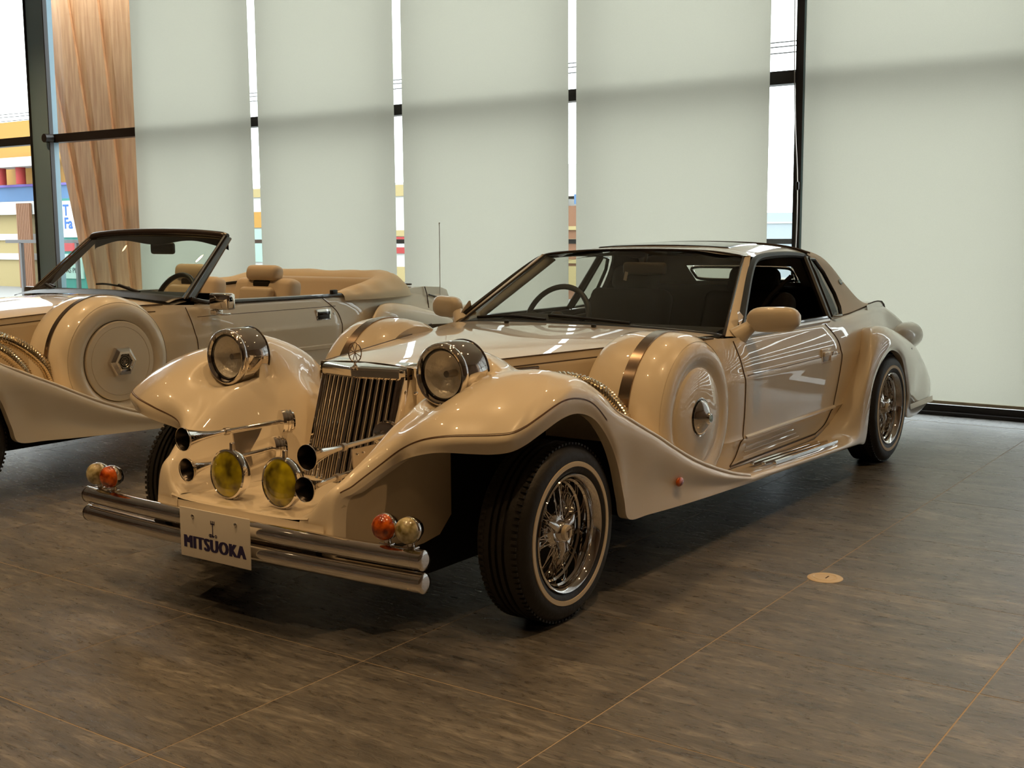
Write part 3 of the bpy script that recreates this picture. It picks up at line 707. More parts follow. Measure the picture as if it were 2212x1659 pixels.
def front_gear(car, paint='paint'):
    # fog lamps
    for s in (1, -1):
        x, y, z = s*.128, -.536, .473; ax = Vector((0.0,1,-.06))
        b = MB().lathe([(.076,-.008),(.080,-.012),(.0855,-.008),(.0865,.004),(.085,.016),(.074,.034),(.05,.050),(.02,.058),(.0,.059)], (x,y,z), ax, 44).build('fog_lamp', 'chrome', car)
        MB().lathe([(.078,-.009),(.066,-.017),(.045,-.023),(.02,-.026),(.0,-.0265)], (x,y,z), ax, 40).build('yellow_lens', 'foglens', b)
        MB().rbox((x,y+.014,z-.092), (.036,.034,.026), .006).build('foot', 'chrome', b)
        MB().rbox((x+.002,y+.018,z+.092), (.014,.016,.03), .004).build('top_clip', 'steel', b)
    # air horns
    def trumpet(m0, m1, r0=.041, L=.15):
        m0, m1 = Vector(m0), Vector(m1); d = (m1-m0); n = 26; path = []; rad = []
        tot = d.length
        for i in range(n):
            t = i/(n-1); q = t*tot; path.append(m0+d*t)
            rad.append(.0085+(r0-.0085)*max(0, 1-q/L)**2.3)
        return path, rad
    for s in (1, -1):
        for k, (a, b, L) in enumerate((((s*.300,-.585,.584),(s*.262,-.150,.592),.19), ((s*.285,-.585,.478),(s*.255,-.20,.500),.12))):
            path, rad = trumpet(a, b, .041, L)
            t = MB().tube(path, rad, 22, caps=False).build('air_horn', 'chrome', car)
            MB().tube([path[0]+Vector((0,-.001,0)), path[0]+Vector((0,.003,0))], .042, 26, caps=False).build('horn_rim', 'steel', t)
            MB().tube([p-(path[1]-path[0]).normalized()*.0005 for p in path[:14]], [r_*.96 for r_ in rad[:14]], 22, caps=False).build('horn_throat', 'throat', t)
            pa = path[int(len(path)*.42)]; pb = path[int(len(path)*.46)]
            MB().tube([pa, pb], .0135, 14).build('collar', 'steel', t)
            e = Vector(b)
            MB().lathe([(.0,-.020),(.036,-.020),(.044,-.017),(.046,-.006),(.041,-.004),(.041,.0),(.046,.002),(.046,.007),(.041,.009),(.041,.013),(.045,.015),(.045,.020),(.040,.022),(.036,.030),(.0,.033)], e+Vector((s*-.012,.0,0)), (.45*-s,.89,0), 28).build('compressor', 'chrome', t)
        br = MB().prism([(s*.287,-.36,.385),(s*.287,-.26,.385),(s*.287,-.28,.44),(s*.287,-.29,.50),(s*.287,-.25,.545),(s*.287,-.23,.575),(s*.287,-.37,.575),(s*.287,-.36,.50)], (s*.006,0,0)).build('horn_bracket', 'steel', car)
        for y, z in ((-.345,.555),(-.315,.556),(-.345,.47),(-.325,.47)): MB().ball((s*.293+s*.002,y,z), .005, 8, 6).build('bolt', 'chrome', br)
    # grille: raked and slightly veed
    def gp(x, z):
        t = (.765-z)/.375; return Vector((x, .004-.115*t-.035*(1-abs(x)/.19), z))
    fr = MB()
    MB().grid([[gp(x, z)+Vector((0,.055,0)) for x in [-.195+.039*i for i in range(11)]] for z in (.39,.77)]).build('grille_back', 'dark', car)
    sh = None
    for s in (1, -1):
        shell = MB(); shell.grid([[gp(s*.190, z)+Vector((s*dx, dy, 0)) for dx, dy in ((-.008,.012),(-.006,-.004),(.004,-.006),(.012,0),(.018,.012),(.020,.030))] for z in [.385+.0385*i for i in range(11)]])
        sh = shell.build('grille_shell', 'chrome', car)
    for s in (1, -1):
        MB().grid([[gp(s*.190, z)+Vector((s*.020,.028,0)), gp(s*.190, z)+Vector((s*.030,.05,0)), Vector((s*.243,.07,z)), Vector((s*.26,.12,z))] for z in [.39+.05*i for i in range(9)]]).build('grille_surround', paint, car)
    cap = MB()
    def cappt(x, dy, z): 
        b = gp(x, .765); return Vector((x, b.y+dy, z))
    xs = [-.214,-.200]+[-.19+.019*i for i in range(21)]+[.200,.214]
    cap.grid([[Vector((x, gp(max(-.19,min(.19,x)),.765).y+(abs(x)>.195)*.016+dy+(.02 if abs(x) > .21 else 0), z)) for x in xs] for dy, z in ((.010,.760),(-.004,.760),(-.010,.766),(-.011,.790),(-.006,.7985),(.004,.801),(.060,.812),(.090,.814))])
    for s in (1, -1): cap.grid([[Vector((s*.2145, y, z)) for y in (.010,.06,.11)] for z in (.760,.79,.806)])
    cp = cap.build('grille_cap', 'chrome', car, sharp=30)
    for k in range(14):
        x = -.1755+.027*k
        p = [gp(x, z) for z in (.388,.48,.58,.68,.763)]
        rows = [[q+Vector((dx, dy, 0)) for dx, dy in ((-.0085,.030),(-.0085,.006),(-.006,.001),(0,-.0015),(.006,.001),(.0085,.006),(.0085,.030))] for q in p]
        MB().grid(rows).build('grille_slat', 'chrome', sh)
    MB().bar(gp(0,.39)+Vector((0,-.003,0)), gp(0,.763)+Vector((0,-.003,0)), .008, .008).build('grille_prow', 'chrome', sh)
    MB().bar((-.19,-.105,.386), (.19,-.105,.386), .03, .012).build('grille_base', 'chrome', sh)
    MB().ball((.246,.02,.715), (.008,.010,.008), 12, 8).build('bonnet_button', 'chrome', car)
    # mascot
    ey, ez = -.030, .853
    ms = MB().lathe([(.0,.024),(.004,.020),(.006,.013),(.004,.008),(.009,.004),(.012,.0),(.020,-.003),(.022,-.006)], (0,ey,.803), (0,0,1), 18).build('mascot_base', 'chrome', cp)
    ring = MB(); rp = [(.032*math.cos(a), ey, ez+.001+.036*math.sin(a)) for a in (2*PI*i/40 for i in range(40))]
    ring.tube(rp, .0022, 8, closed=True)
    for k in range(4):
        a = PI*k/4+.4; ring.tube([(-.032*math.cos(a), ey, ez-.036*math.sin(a)), (.032*math.cos(a), ey, ez+.036*math.sin(a))], .0016, 6)
    ring.ball((0,ey,ez), .004, 8, 6); ring.build('mascot_wheel', 'bronze', cp)

def door(car, paint, lift, handle_mat):
    F = [(.262,1.489),(.30,1.522),(.387,1.545),(.595,1.548),(.72,1.522),(.812,1.500)]
    Rr = [(.258,2.483),(.30,2.60),(.418,2.659),(.552,2.709),(.637,2.726),(.726,2.695),(.815,2.585)]
    zt = .812+lift
    for mir in (False, True):
        rows = []
        for i in range(61):
            z = .262+(zt-.262)*i/60; zb = z-lift*(z-.262)/(zt-.262)
            y0, y1 = crtab(F, zb), crtab(Rr, zb)
            rows.append([Vector((side_x(y, z, lift)+(.0045 if 0 < j < 25 and 0 < i < 60 else .0), y, z)) for j in range(26) for y in [y0+(y1-y0)*j/25]])
        d = MB().grid(rows).build('door', paint, car, mirror=mir)
        for idx in (0, 25):
            MB().tube([r[idx]+Vector((.0015, -.004 if idx == 0 else .004, 0)) for r in rows], .0024, 6).build('door_gap', 'seam', d, mirror=mir)
        MB().tube([p+Vector((.002,0,-.003)) for p in rows[0]], .003, 6).build('door_gap', 'seam', d, mirror=mir)
        yy = lambda a, b: [a+(b-a)*i/20 for i in range(21)]
        zc_ = .658 if not lift else .815
        MB().tube([(side_x(y, zc_, lift)+.0042, y, zc_) for y in yy(1.56, 2.69)], .0018, 5).build('crease_line', 'seam', d, mirror=mir)
        if lift:
            rb_ = MB().grid([[Vector((side_x(y, z, lift)+.006+dx, y, z)) for z, dx in ((.545,0),(.550,.008),(.572,.008),(.577,0))] for y in yy(1.56, 2.71)])
            rb_.build('rub_strip', paint, d, mirror=mir)
        else:
            rb_ = MB().grid([[Vector((side_x(y, z, lift)+.0045+dx, y, z)) for z, dx in ((.374,0),(.379,.006),(.386,.007),(.393,.001))] for y in yy(1.56, 2.65)])
            rb_.build('swage_line', paint, d, mirror=mir)
            for k in range(3):
                z0 = .285+.024*k
                MB().tube([(side_x(y, z0, lift)+.001, y, z0) for y in yy(1.60, 2.25-.05*k)], .006, 8).build('flute', paint, d, mirror=mir)
        hz, hy = (.661, 2.50) if not lift else (.766, 2.565)
        x = side_x(hy, hz, lift)+.0045
        fr = MB().rbox((x, hy, hz), (.010,.135,.072), .004).build('door_handle', paint if not lift else 'chrome', d, mirror=mir)
        MB().rbox((x+.004, hy, hz-.008), (.006,.105,.040), .003).build('handle_recess', 'bronze' if not lift else 'black', fr, mirror=mir)
        MB().rbox((x+.009, hy, hz+.010), (.010,.105,.022), .004).build('handle_grip', paint if not lift else 'gloss_black', fr, mirror=mir)
        MB().lathe([(.0,.003),(.010,.003),(.012,0)], (x, hy+.10, hz+.004), (1,0,0), 16).build('key_lock', 'steel', fr, mirror=mir)

def side_marker(car):
    for mir in (False, True):
        MB().ball((.9575,.700,.353), (.010,.028,.018), 18, 10).build('side_marker', 'amber', car, mirror=mir)

# ------------------------------------------------------------------ coupe
COUPE = empty('coupe', (.205, .667, 0)); tag(COUPE, 'cream neoclassic coupe with yellow fog lamps, chrome air horns and number plate', 'car')
build_common(COUPE, 'paint', False); headlights(COUPE); bumper(COUPE); front_gear(COUPE); door(COUPE, 'paint', 0.0, 'paint'); side_marker(COUPE)
c = COUPE
# cowl, windscreen, roof
WB = [(-.735,1.535,.826),(-.68,1.52,.836),(-.45,1.475,.852),(-.2,1.455,.861),(0,1.45,.863),(.2,1.455,.861),(.45,1.475,.852),(.68,1.52,.836),(.735,1.535,.826)]
WT = [(-.572,2.085,1.158),(-.54,2.09,1.166),(-.38,2.14,1.182),(-.18,2.175,1.188),(0,2.185,1.190),(.18,2.175,1.188),(.38,2.14,1.182),(.54,2.09,1.166),(.572,2.085,1.158)]
MB().grid([[p+Vector((0,dy,dz)) for p in curve([(x,y-.11,z-.012) for x,y,z in WB], 30)] for dy, dz in ((0,0),(.04,.004),(.09,.006),(.115,.002))]).build('cowl', 'paint', c)
MB().grid(glass_grid(WB, WT, 30, 16)).build('windshield', 'car_glass', c)
wg = MB(); lp = curve(WB, 40)+curve(list(reversed(WT)), 40)
MB().tube(lp, .0075, 8, closed=True).build('windshield_gasket', 'brownblack', c)
MB().grid([[p+Vector((0,dy,dz)) for p in curve(WB, 30)] for dy, dz in ((-.05,-.004),(-.02,.006),(.01,.004),(.03,-.01))]).build('cowl_vent', pm('cowl_black', (.01,.009,.008), .7, spec=.2), c)
for x in (-.28, .20): MB().rbox((x,1.32,.866), (.022,.016,.014), .004).build('washer_nozzle', 'black', c)
# roof panel
def roof_z(x, y):
    zc = crtab([(2.18,1.192),(2.35,1.212),(2.6,1.223),(2.8,1.220),(3.0,1.209),(3.12,1.192)], y); u = abs(x)/.60
    return zc-.028*u**2-.030*u**7
rr = []
for i in range(24):
    t = i/23; r = []
    for j in range(33):
        u = -1+2*j/32; x = .60*u
        fy = crs([Vector(p) for p in WT], (u+1)/2*8).y if abs(u) < .953 else 2.085
        y = fy+(2.80-fy)*t
        z = roof_z(x, max(y, 2.18)) if t > .02 else crs([Vector(p) for p in WT], (u+1)/2*8).z+.006
        zf = crs([Vector(p) for p in WT], (u+1)/2*8).z+.006
        k = min(1, t*4); z = zf*(1-k)+roof_z(x, max(2.3, y))*k if t < .25 else roof_z(x, y)
        r.append(Vector((x, y, z)))
    rr.append(r)
MB().grid(rr).build('roof', 'paint', c)
MB().grid([[Vector((x, y, roof_z(x, y)+.004-.02*(abs(x) > .41))) for x in [-.42+.042*i for i in range(21)]] for y in (2.33,2.34,2.5,2.66,2.67)]).build('glass_roof_panel', 'gloss_black', c)
MB().tube([(.605*u, 2.80+.02*abs(u), roof_z(.6*u, 2.8)+.003) for u in [-1+.1*i for i in range(21)]], .006, 8).build('roof_seam', 'seam', c)
MB().tube([(.605*u, 2.835+.02*abs(u), roof_z(.6*u, 2.83)+.003) for u in [-1+.1*i for i in range(21)]], .004, 8).build('roof_seam', 'seam', c)
# landau (vinyl) section
LA = [
 [(0,2.80,1.222),(.2,2.80,1.219),(.4,2.80,1.206),(.52,2.81,1.187),(.592,2.83,1.162),(.625,2.875,1.112),(.665,2.89,1.02),(.72,2.89,.92),(.772,2.85,.838)],
 [(0,2.97,1.213),(.2,2.97,1.210),(.4,2.97,1.198),(.52,2.97,1.178),(.588,2.98,1.150),(.628,3.0,1.10),(.667,3.02,1.01),(.717,3.03,.92),(.766,3.03,.842)],
 [(0,3.12,1.190),(.2,3.12,1.188),(.4,3.12,1.178),(.50,3.12,1.160),(.572,3.13,1.130),(.622,3.15,1.075),(.660,3.17,1.0),(.705,3.19,.92),(.752,3.2,.850)],
 [(0,3.23,1.115),(.2,3.23,1.113),(.4,3.23,1.107),(.50,3.235,1.092),(.565,3.25,1.066),(.612,3.28,1.022),(.648,3.31,.97),(.69,3.335,.91),(.736,3.35,.856)],
 [(0,3.40,.990),(.2,3.40,.989),(.4,3.40,.986),(.50,3.40,.980),(.560,3.405,.967),(.602,3.415,.947),(.640,3.43,.92),(.68,3.44,.886),(.722,3.45,.860)],
 [(0,3.58,.864),(.2,3.58,.864),(.4,3.58,.864),(.50,3.575,.864),(.560,3.57,.863),(.602,3.56,.862),(.640,3.55,.861),(.68,3.54,.860),(.715,3.53,.858)],
]
half = bicubic(LA, 60, 40)
full = [[Vector((-p.x, p.y, p.z)) for p in reversed(r[1:])]+r for r in half]
MB().grid(full, skip=lambda q: abs(q.x) < .338 and .982 < q.z < 1.077 and q.y > 3.2).build('landau_roof', 'vinyl', c)
def backp(x, z): 
    t = (1.115-z)/(1.115-.99); return Vector((x, 3.23+.17*t+.004, z))
rw = MB(); loop = []
for k in range(48):
    a = 2*PI*k/48; cx_, cz_ = math.cos(a), math.sin(a)
    x = .325*math.copysign(abs(cx_)**.25, cx_); z = 1.029+.041*math.copysign(abs(cz_)**.35, cz_); loop.append(backp(x, z))
MB().tube(loop, .010, 8, closed=True).build('rear_window_frame', 'chrome', c)
MB().grid([[backp(x, z) for x in (-.325,0,.325)] for z in (.988,1.03,1.07)]).build('rear_window', 'car_glass', c)
for mir in (False, True):
    # A pillar
    a0, a1 = Vector((.735,1.535,.826)), Vector((.572,2.085,1.158)); b0, b1 = Vector((.782,1.575,.822)), Vector((.602,2.105,1.168))
    ap = MB(); n = 14; rows = []
    for i in range(n):
        t = i/(n-1); p, q = a0.lerp(a1, t), b0.lerp(b1, t); bow = .004*math.sin(PI*t)
        p = p+Vector((.3*bow,0,bow)); q = q+Vector((.3*bow,0,bow)); mth = (p+q)/2+Vector((.004,-.001,.003))
        rows.append([p+Vector((-.02,.03,-.02)), p, mth, q, q+Vector((-.03,.02,-.008))])
    ap.grid(rows).build('windshield_pillar', 'paint', c, mirror=mir)
    MB().grid([[a0.lerp(a1, t)+Vector(d) for d in ((-.006,.012,-.004),(-.020,.026,-.010),(-.032,.050,-.018),(-.030,.060,-.026))] for t in [i/9 for i in range(10)]]).build('inner_pillar_trim', pm('grey_beige_trim', (.78,.76,.66), .7), c, mirror=mir)
    # side window outline
    def sx(z): return .788-(z-.83)*.545
    out = [(1.600,.838),(1.70,.905),(1.82,.980),(1.95,1.060),(2.05,1.115),(2.12,1.143),(2.22,1.158),(2.40,1.163),(2.60,1.160),(2.735,1.150)]
    top = [Vector((sx(z), y, z)) for y, z in out]
    tp = curve(top, 50); rear = [Vector((sx(z), y, z)) for y, z in ((2.735,1.150),(2.715,1.06),(2.685,.95),(2.655,.838))]
    bot = [Vector((sx(.838), y, .838)) for y in (2.655,2.3,2.0,1.8,1.60)]
    MB().tube(tp, .017, 8).build('window_surround', 'black', c, mirror=mir)
    MB().tube(curve(rear, 16), .018, 8).build('window_post', 'black', c, mirror=mir)
    MB().tube([p+Vector((.006,0,-.012)) for p in bot], .013, 8).build('belt_moulding', 'steel', c, mirror=mir)
    MB().tube([p+Vector((.0,0,.004)) for p in bot], .011, 8).build('belt_seal', 'gloss_black', c, mirror=mir)
    MB().grid([[Vector((sx(z)+dx, y0+(y1-y0)*0+dy, z)) for dx, dy in ((.004,-.004),(.016,.0),(.012,.03))] for z, y0, y1 in ((.838,2.665,0),(.95,2.695,0),(1.06,2.725,0),(1.150,2.745,0))]).build('post_cover', 'brownblack', c, mirror=mir)
    # quarter window
    q = [Vector((sx(z)+.006, y, z)) for y, z in ((2.700,.842),(2.735,.95),(2.760,1.06),(2.775,1.135),(2.845,1.128),(2.885,1.06),(2.895,.95),(2.875,.88),(2.840,.842))]
    MB().tube(q, .011, 8, closed=True).build('quarter_window_frame', 'gloss_black', c, mirror=mir)
    MB().add(q, [tuple(range(len(q)))]).build('quarter_window', 'car_glass', c, mirror=mir)
    # door mirror
    mr = MB(); rows = []
    for i in range(17):
        t = i/16; x = .802+.215*t; k = max(.12, (1-abs(2*t-1)**4.5))**.42
        hz = .056*k; hy = .046*k; zc = .897+.004*t
        rows.append([Vector((x, 1.66+.055*t-.02+hy*math.copysign(abs(math.cos(a))**.8, math.cos(a)), zc+hz*math.copysign(abs(math.sin(a))**.75, math.sin(a)))) for a in (2*PI*j/24 for j in range(24))])
    mr.grid(rows, cv=True); k0 = len(mr.v); mr.f.append(tuple(range(24))); mr.f.append(tuple(range(k0-24, k0)))
    mo = mr.build('door_mirror', 'paint', c, mirror=mir, sharp=60)
    MB().tube(curve([(.765,1.605,.818),(.785,1.615,.838),(.806,1.628,.858),(.825,1.645,.878)], 10), [.048,.046,.043,.040,.037,.034,.032,.030,.029,.028], 18).build('mirror_foot', 'paint', mo, mirror=mir, sharp=60)
    MB().grid([[Vector(p) for p in r] for r in (((.792,1.60,.826),(.792,1.74,.826)), ((.770,1.61,.885),(.772,1.70,.885)), ((.748,1.64,.935),(.748,1.655,.935)))]).build('mirror_sail', 'paint', mo, mirror=mir)
    # tail pods
    MB().lathe([(.0,.10),(.05,.098),(.075,.08),(.082,.05),(.082,.0),(.080,-.08),(.068,-.16),(.04,-.22)], (.74,4.13,.635), (0.10,1,.0), 28).build('tail_lamp_pod', 'paint', c, mirror=mir)
    MB().grid([[Vector((.915-.02*i,3.68+.22*i,.275-.01*i)), Vector((.918-.02*i,3.68+.22*i,.245-.012*i))] for i in range(4)]).build('rear_corner_trim', 'bronze', c, mirror=mir)
# boot lid and tail
tr = []
for y, xw, z in ((3.52,.715,.862),(3.62,.70,.868),(3.75,.68,.868),(3.88,.66,.858),(3.97,.645,.835),(4.05,.63,.79),(4.12,.62,.70),(4.18,.62,.55),(4.22,.62,.35)):
    tr.append([Vector((xw*u, y, z-.012*u**4)) for u in [-1+.1*i for i in range(21)]])
MB().grid(tr).build('boot_lid', 'paint', c)
for mir in (False, True):
    MB().tube([(.71,3.50,.862),(.703,3.62,.868),(.683,3.75,.866),(.663,3.88,.856),(.648,3.97,.833),(.633,4.05,.788),(.622,4.12,.70)], .004, 6).build('boot_seam', 'seam', c, mirror=mir)
    MB().grid([[Vector((xw-dx, y, zb)) for dx, zb in ((0,z),(-.012,z-.05),(-.02,z-.2),(-.02,.3))] for y, xw, z in ((3.40,.735,.86),(3.52,.715,.860),(3.62,.70,.866),(3.75,.68,.864),(3.88,.66,.854),(3.97,.645,.831),(4.05,.63,.786),(4.12,.62,.70))]).build('rear_quarter', 'paint', c, mirror=mir)
# emblem script on the rear pillar
bd = MB().lathe([(.0,.003),(.034,.003),(.037,.0)], (0,0,0), (1,0,0), 28)
for p in bd.v: p.z *= .42
bd_o = bd.build('pillar_badge', 'column', c); bd_o.location = (.664, 3.165, 1.0); bd_o.rotation_euler = (0, math.radians(-24), math.radians(8))
text_mesh('badge_script', 'Le-Seyde', .017, 'chrome', bd_o, Matrix.Translation((.0042,0,.0)) @ Matrix.Rotation(PI/2, 4, 'Z') @ Matrix.Rotation(PI/2, 4, 'X') @ Matrix.Shear('XZ', 4, (.0, .0)), .0005)
# interior
MB().box((0,2.45,.50), (1.36,2.0,.08)).box((0,1.66,.70), (1.36,.10,.26)).build('cabin_floor', 'interior', c)
ds = MB().grid([[Vector((x, y, z+(.03 if -.50 < x < -.16 and 1 <= i <= 2 else 0))) for x in [-.69+.046*k for k in range(31)]] for i, (y, z) in enumerate(((1.50,.835),(1.62,.852),(1.74,.848),(1.80,.80),(1.80,.55)))])
ds.build('dashboard', 'interior', c)
def seat(cc, x, y, mat_, zb=.48, h=.62, w_=.50, tilt=.33, head=True, hm=None):
    sroot = MB().rbox((x, y, zb), (w_, .50, .16), .06).build('seat', mat_, cc)
    rot = Matrix.Rotation(-tilt, 3, 'X')
    MB().rbox(Vector((x, y+.28+.10, zb+h*.45)), (w_, .13, h*.82), .05, rot).build('seat_back', mat_, sroot)
    if head:
        hp = Vector((x, y+.28+.10+.12, zb+h*.45+h*.48))
        MB().rbox(hp, (w_*.56, .11, .15), .045, rot).build('headrest', hm or mat_, sroot)
    return sroot
for x in (-.36, .36): seat(c, x, 2.20, 'interior', .44, .62)
MB().rbox((0,2.95,.62), (1.25,.45,.2), .06).rbox((0,3.15,.80), (1.25,.14,.34), .05, Matrix.Rotation(-.35, 3, 'X')).build('rear_bench', 'interior', c)
MB().grid([[Vector((x, y, roof_z(x, max(2.2,y))-.035)) for x in [-.55+.11*i for i in range(11)]] for y in (2.22,2.5,2.8,3.08)]).build('headliner', 'interior', c)
for mir in (False, True):
    MB().grid([[Vector((.745,y,z)) for z in (.5,.83)] for y in (1.6,2.7,3.3)]).build('door_card', 'interior', c, mirror=mir)
    MB().grid([[Vector((x-.03, y, z)) for x, y, z in r] for r in (((.592,2.80,1.15),(.60,3.10,1.12)), ((.66,2.88,1.0),(.64,3.25,1.0)), ((.74,2.85,.84),(.70,3.4,.86)))]).build('inner_pillar_trim', 'interior', c, mirror=mir)
stw = MB(); R_ = Matrix.Rotation(math.radians(-24), 3, 'X'); sc_ = Vector((-.35,1.86,.835))
stw.tube([sc_+R_ @ Vector((.185*math.cos(a), 0, .185*math.sin(a))) for a in (2*PI*i/48 for i in range(48))], .0145, 10, closed=True)
for a in (0.2, PI-.2, -PI/2): stw.tube([sc_, sc_+R_ @ Vector((.18*math.cos(a), 0, .18*math.sin(a)))], .012, 8)
stw.ball(sc_, (.05,.03,.05), 14, 8); stw.build('steering_wheel', 'black', c)
im = MB().rbox((0,2.15,1.095), (.25,.035,.065), .02).build('rear_view_mirror', pm('mirror_back', (.10,.075,.05), .5), c)
MB().tube([(0,2.15,1.11), (0,2.17,1.17)], .008, 8).build('mirror_arm', 'black', im)
MB().box((-.10,2.13,1.055), (.018,.003,.045), Matrix.Rotation(.25, 3, 'Y')).build('hanging_tag', 'plate', c)
MB().tube([(.60,2.62,1.05), (.52,2.55,.95), (.36,2.35,.62)], .012, 4).build('seat_belt', 'interior', c)
wp = MB().tube(curve([(-.15,1.455,.872),(-.38,1.50,.878),(-.62,1.545,.862)], 12), .007, 6).tube(curve([(.30,1.47,.872),(.05,1.475,.884),(-.16,1.50,.890)], 12), .007, 6)
wp.build('wiper', 'black', c)

# ------------------------------------------------------------------ convertible
CONV = empty('convertible', (-3.025, .367, 0)); tag(CONV, 'cream convertible with folded soft top and black windshield frame', 'car')
k = CONV
lift = build_common(k, 'paint2', True); door(k, 'paint2', lift, 'chrome'); headlights(k); bumper(k, False); front_gear(k, 'paint2')
QB = [(-.755,1.545,.922),(-.70,1.525,.932),(-.4,1.48,.950),(0,1.46,.958),(.4,1.48,.950),(.70,1.525,.932),(.755,1.545,.922)]
QT = [(-.655,1.945,1.262),(-.60,1.935,1.275),(-.35,1.925,1.290),(0,1.92,1.296),(.35,1.925,1.290),(.60,1.935,1.275),(.655,1.945,1.262)]
MB().grid([[p+Vector((0,dy,dz)) for p in curve([(x,y-.16,z-.05) for x,y,z in QB], 30)] for dy, dz in ((0,0),(.05,.012),(.12,.025),(.16,.03))]).build('cowl', 'paint2', k)
MB().grid([[p+Vector((0,dy,dz)) for p in curve(QB, 30)] for dy, dz in ((-.13,-.020),(-.08,-.006),(-.02,.002),(.03,-.004))]).build('cowl_vent', 'black', k)
MB().grid(glass_grid(QB, QT, 30, 12)).build('windshield', 'teal_glass', k)
fr = MB().tube(curve(QT, 40), .026, 10).build('windshield_header', 'brownblack', k)
MB().grid([[p+Vector((0,.012,-dz*(1+.25*math.cos(p.x*9)))) for p in curve(QT, 40)] for dz in (.0,.03,.062)]).build('sun_visor', 'interior', fr)
for mir in (False, True):
    p0, p1 = Vector((.755,1.545,.915)), Vector((.655,1.945,1.265))
    MB().grid([[p0.lerp(p1, t)+Vector(d)*(1-.25*t) for d in ((-.035,-.015,0),(-.005,-.022,.004),(.012,-.004,.004),(.006,.040,-.006),(-.012,.062,-.016),(-.045,.03,-.02))] for t in [i/11 for i in range(12)]], cv=True).build('windshield_post', 'brownblack', k, mirror=mir)
    MB().tube([p0.lerp(p1, t)+Vector((.004,-.022,.006)) for t in (0,.5,1)], .006, 6).build('post_trim', 'chrome', k, mirror=mir)
    MB().tube(curve([(.772,1.56,.915),(.788,1.66,.892),(.790,1.80,.886),(.792,2.2,.882),(.792,2.6,.880),(.785,2.88,.880)], 30), .014, 8).build('belt_moulding', 'brownblack', k, mirror=mir)
    MB().tube([(.784,1.70,.900),(.785,2.2,.893),(.784,2.62,.890)], .005, 6).build('belt_trim', 'steel', k, mirror=mir)
    MB().rbox((.78,2.72,.900), (.03,.05,.035), .006).build('window_guide', 'black', k, mirror=mir)
    ms = MB().rbox((.915,1.665,.900), (.165,.06,.095), .014).build('door_mirror', 'chrome', k, mirror=mir)
    MB().rbox((.870,1.66,.838), (.055,.055,.030), .008).rbox((.90,1.68,.826), (.06,.07,.012), .004).build('mirror_foot', 'chrome', ms, mirror=mir)
for a in (((.42,1.475,.948),(.20,1.50,.985),(-.05,1.525,1.00),(-.14,1.52,.998)), ((-.42,1.475,.948),(-.55,1.51,.975),(-.66,1.545,.985))):
    MB().tube(curve(a[:2], 6), .010, 8).tube([Vector(p)+Vector((.1,-.004,-.012)) for p in curve(a[1:], 10)], .0065, 6).build('wiper', 'black', k)
MB().rbox((-.30,1.40,.935), (.05,.02,.012), .004).build('washer_nozzle', 'black', k)
MB().grid([[Vector((x, y, z)) for x in (-.70,-.35,0,.35,.70)] for y, z in ((1.50,.918),(1.62,.945),(1.76,.938),(1.80,.88),(1.80,.55))]).build('dashboard', 'interior', k)
MB().box((0,2.6,.46), (1.36,2.2,.06)).build('cabin_floor', 'interior', k)
for x in (-.36, .36):
    s_ = seat(k, x, 2.12, 'leather', .48, .60, .54, .22, False)
    MB().rbox((x,2.515,1.025), (.285,.105,.105), .040, Matrix.Rotation(-.2, 3, 'X')).build('headrest', 'leather', s_)
    MB().rbox((x,2.50,.955), (.16,.05,.05), .015).build('headrest_mount', 'interior', s_)
    MB().rbox((x,2.425,.83), (.30,.06,.22), .03, Matrix.Rotation(-.22, 3, 'X')).build('seat_insert', pm('seat_insert_leather', (.60,.50,.37), .5), s_)
MB().rbox((0,3.05,.62), (1.3,.5,.2), .06).rbox((0,3.30,.82), (1.30,.14,.30), .05, Matrix.Rotation(-.25, 3, 'X')).build('rear_bench', 'leather', k)
for mir in (False, True):
    MB().grid([[Vector((.75,y,z)) for z in (.45,.885)] for y in (1.6,2.7,3.4)]).build('door_card', 'leather', k, mirror=mir)
stw = MB(); sc_ = Vector((.33,1.80,.880)); R_ = Matrix.Rotation(math.radians(-24), 3, 'X')
stw.tube([sc_+R_ @ Vector((.170*math.cos(a), 0, .170*math.sin(a))) for a in (2*PI*i/48 for i in range(48))], .016, 10, closed=True)
for a in (0.2, PI-.2, -PI/2): stw.tube([sc_, sc_+R_ @ Vector((.165*math.cos(a), 0, .165*math.sin(a)))], .013, 8)
stw.build('steering_wheel', 'black', k)
im = MB().rbox((0,1.99,1.195), (.22,.035,.075), .02).build('rear_view_mirror', 'black', k)
MB().tube([(0,1.985,1.22), (0,1.95,1.28)], .010, 8).build('mirror_arm', 'black', im)
# folded soft top under its boot cover: horseshoe mound
path = curve([(.765,2.78,.0),(.762,2.95,.3),(.745,3.15,.55),(.66,3.42,.9),(.42,3.56,1.0),(0,3.60,.93)], 40)
full = path+[Vector((-p.x, p.y, p.z)) for p in reversed(path[:-1])]
rows = []
for i, p in enumerate(full):
    t = full[min(i+1, len(full)-1)]-full[max(i-1, 0)]; t.z = 0; t.normalize(); n = Vector((t.y, -t.x, 0))
    h = p.z; b = Vector((p.x, p.y, 0)); wob = .006*math.sin(i*.9)
    o_ = .05+.09*h; inn = .05+.12*h
    zb = .875
    rows.append([b+n*(o_+.01)+Vector((0,0,zb-.03)), b+n*o_+Vector((0,0,zb+.01*h)), b+n*o_*.75+Vector((0,0,zb+.045*h+.012+wob)), b+n*.02+Vector((0,0,zb+.11*h+.02+wob)), b-n*inn*.55+Vector((0,0,zb+.115*h+.02)), b-n*inn+Vector((0,0,zb+.06*h+.012)), b-n*(inn+.01)+Vector((0,0,zb-.05))])
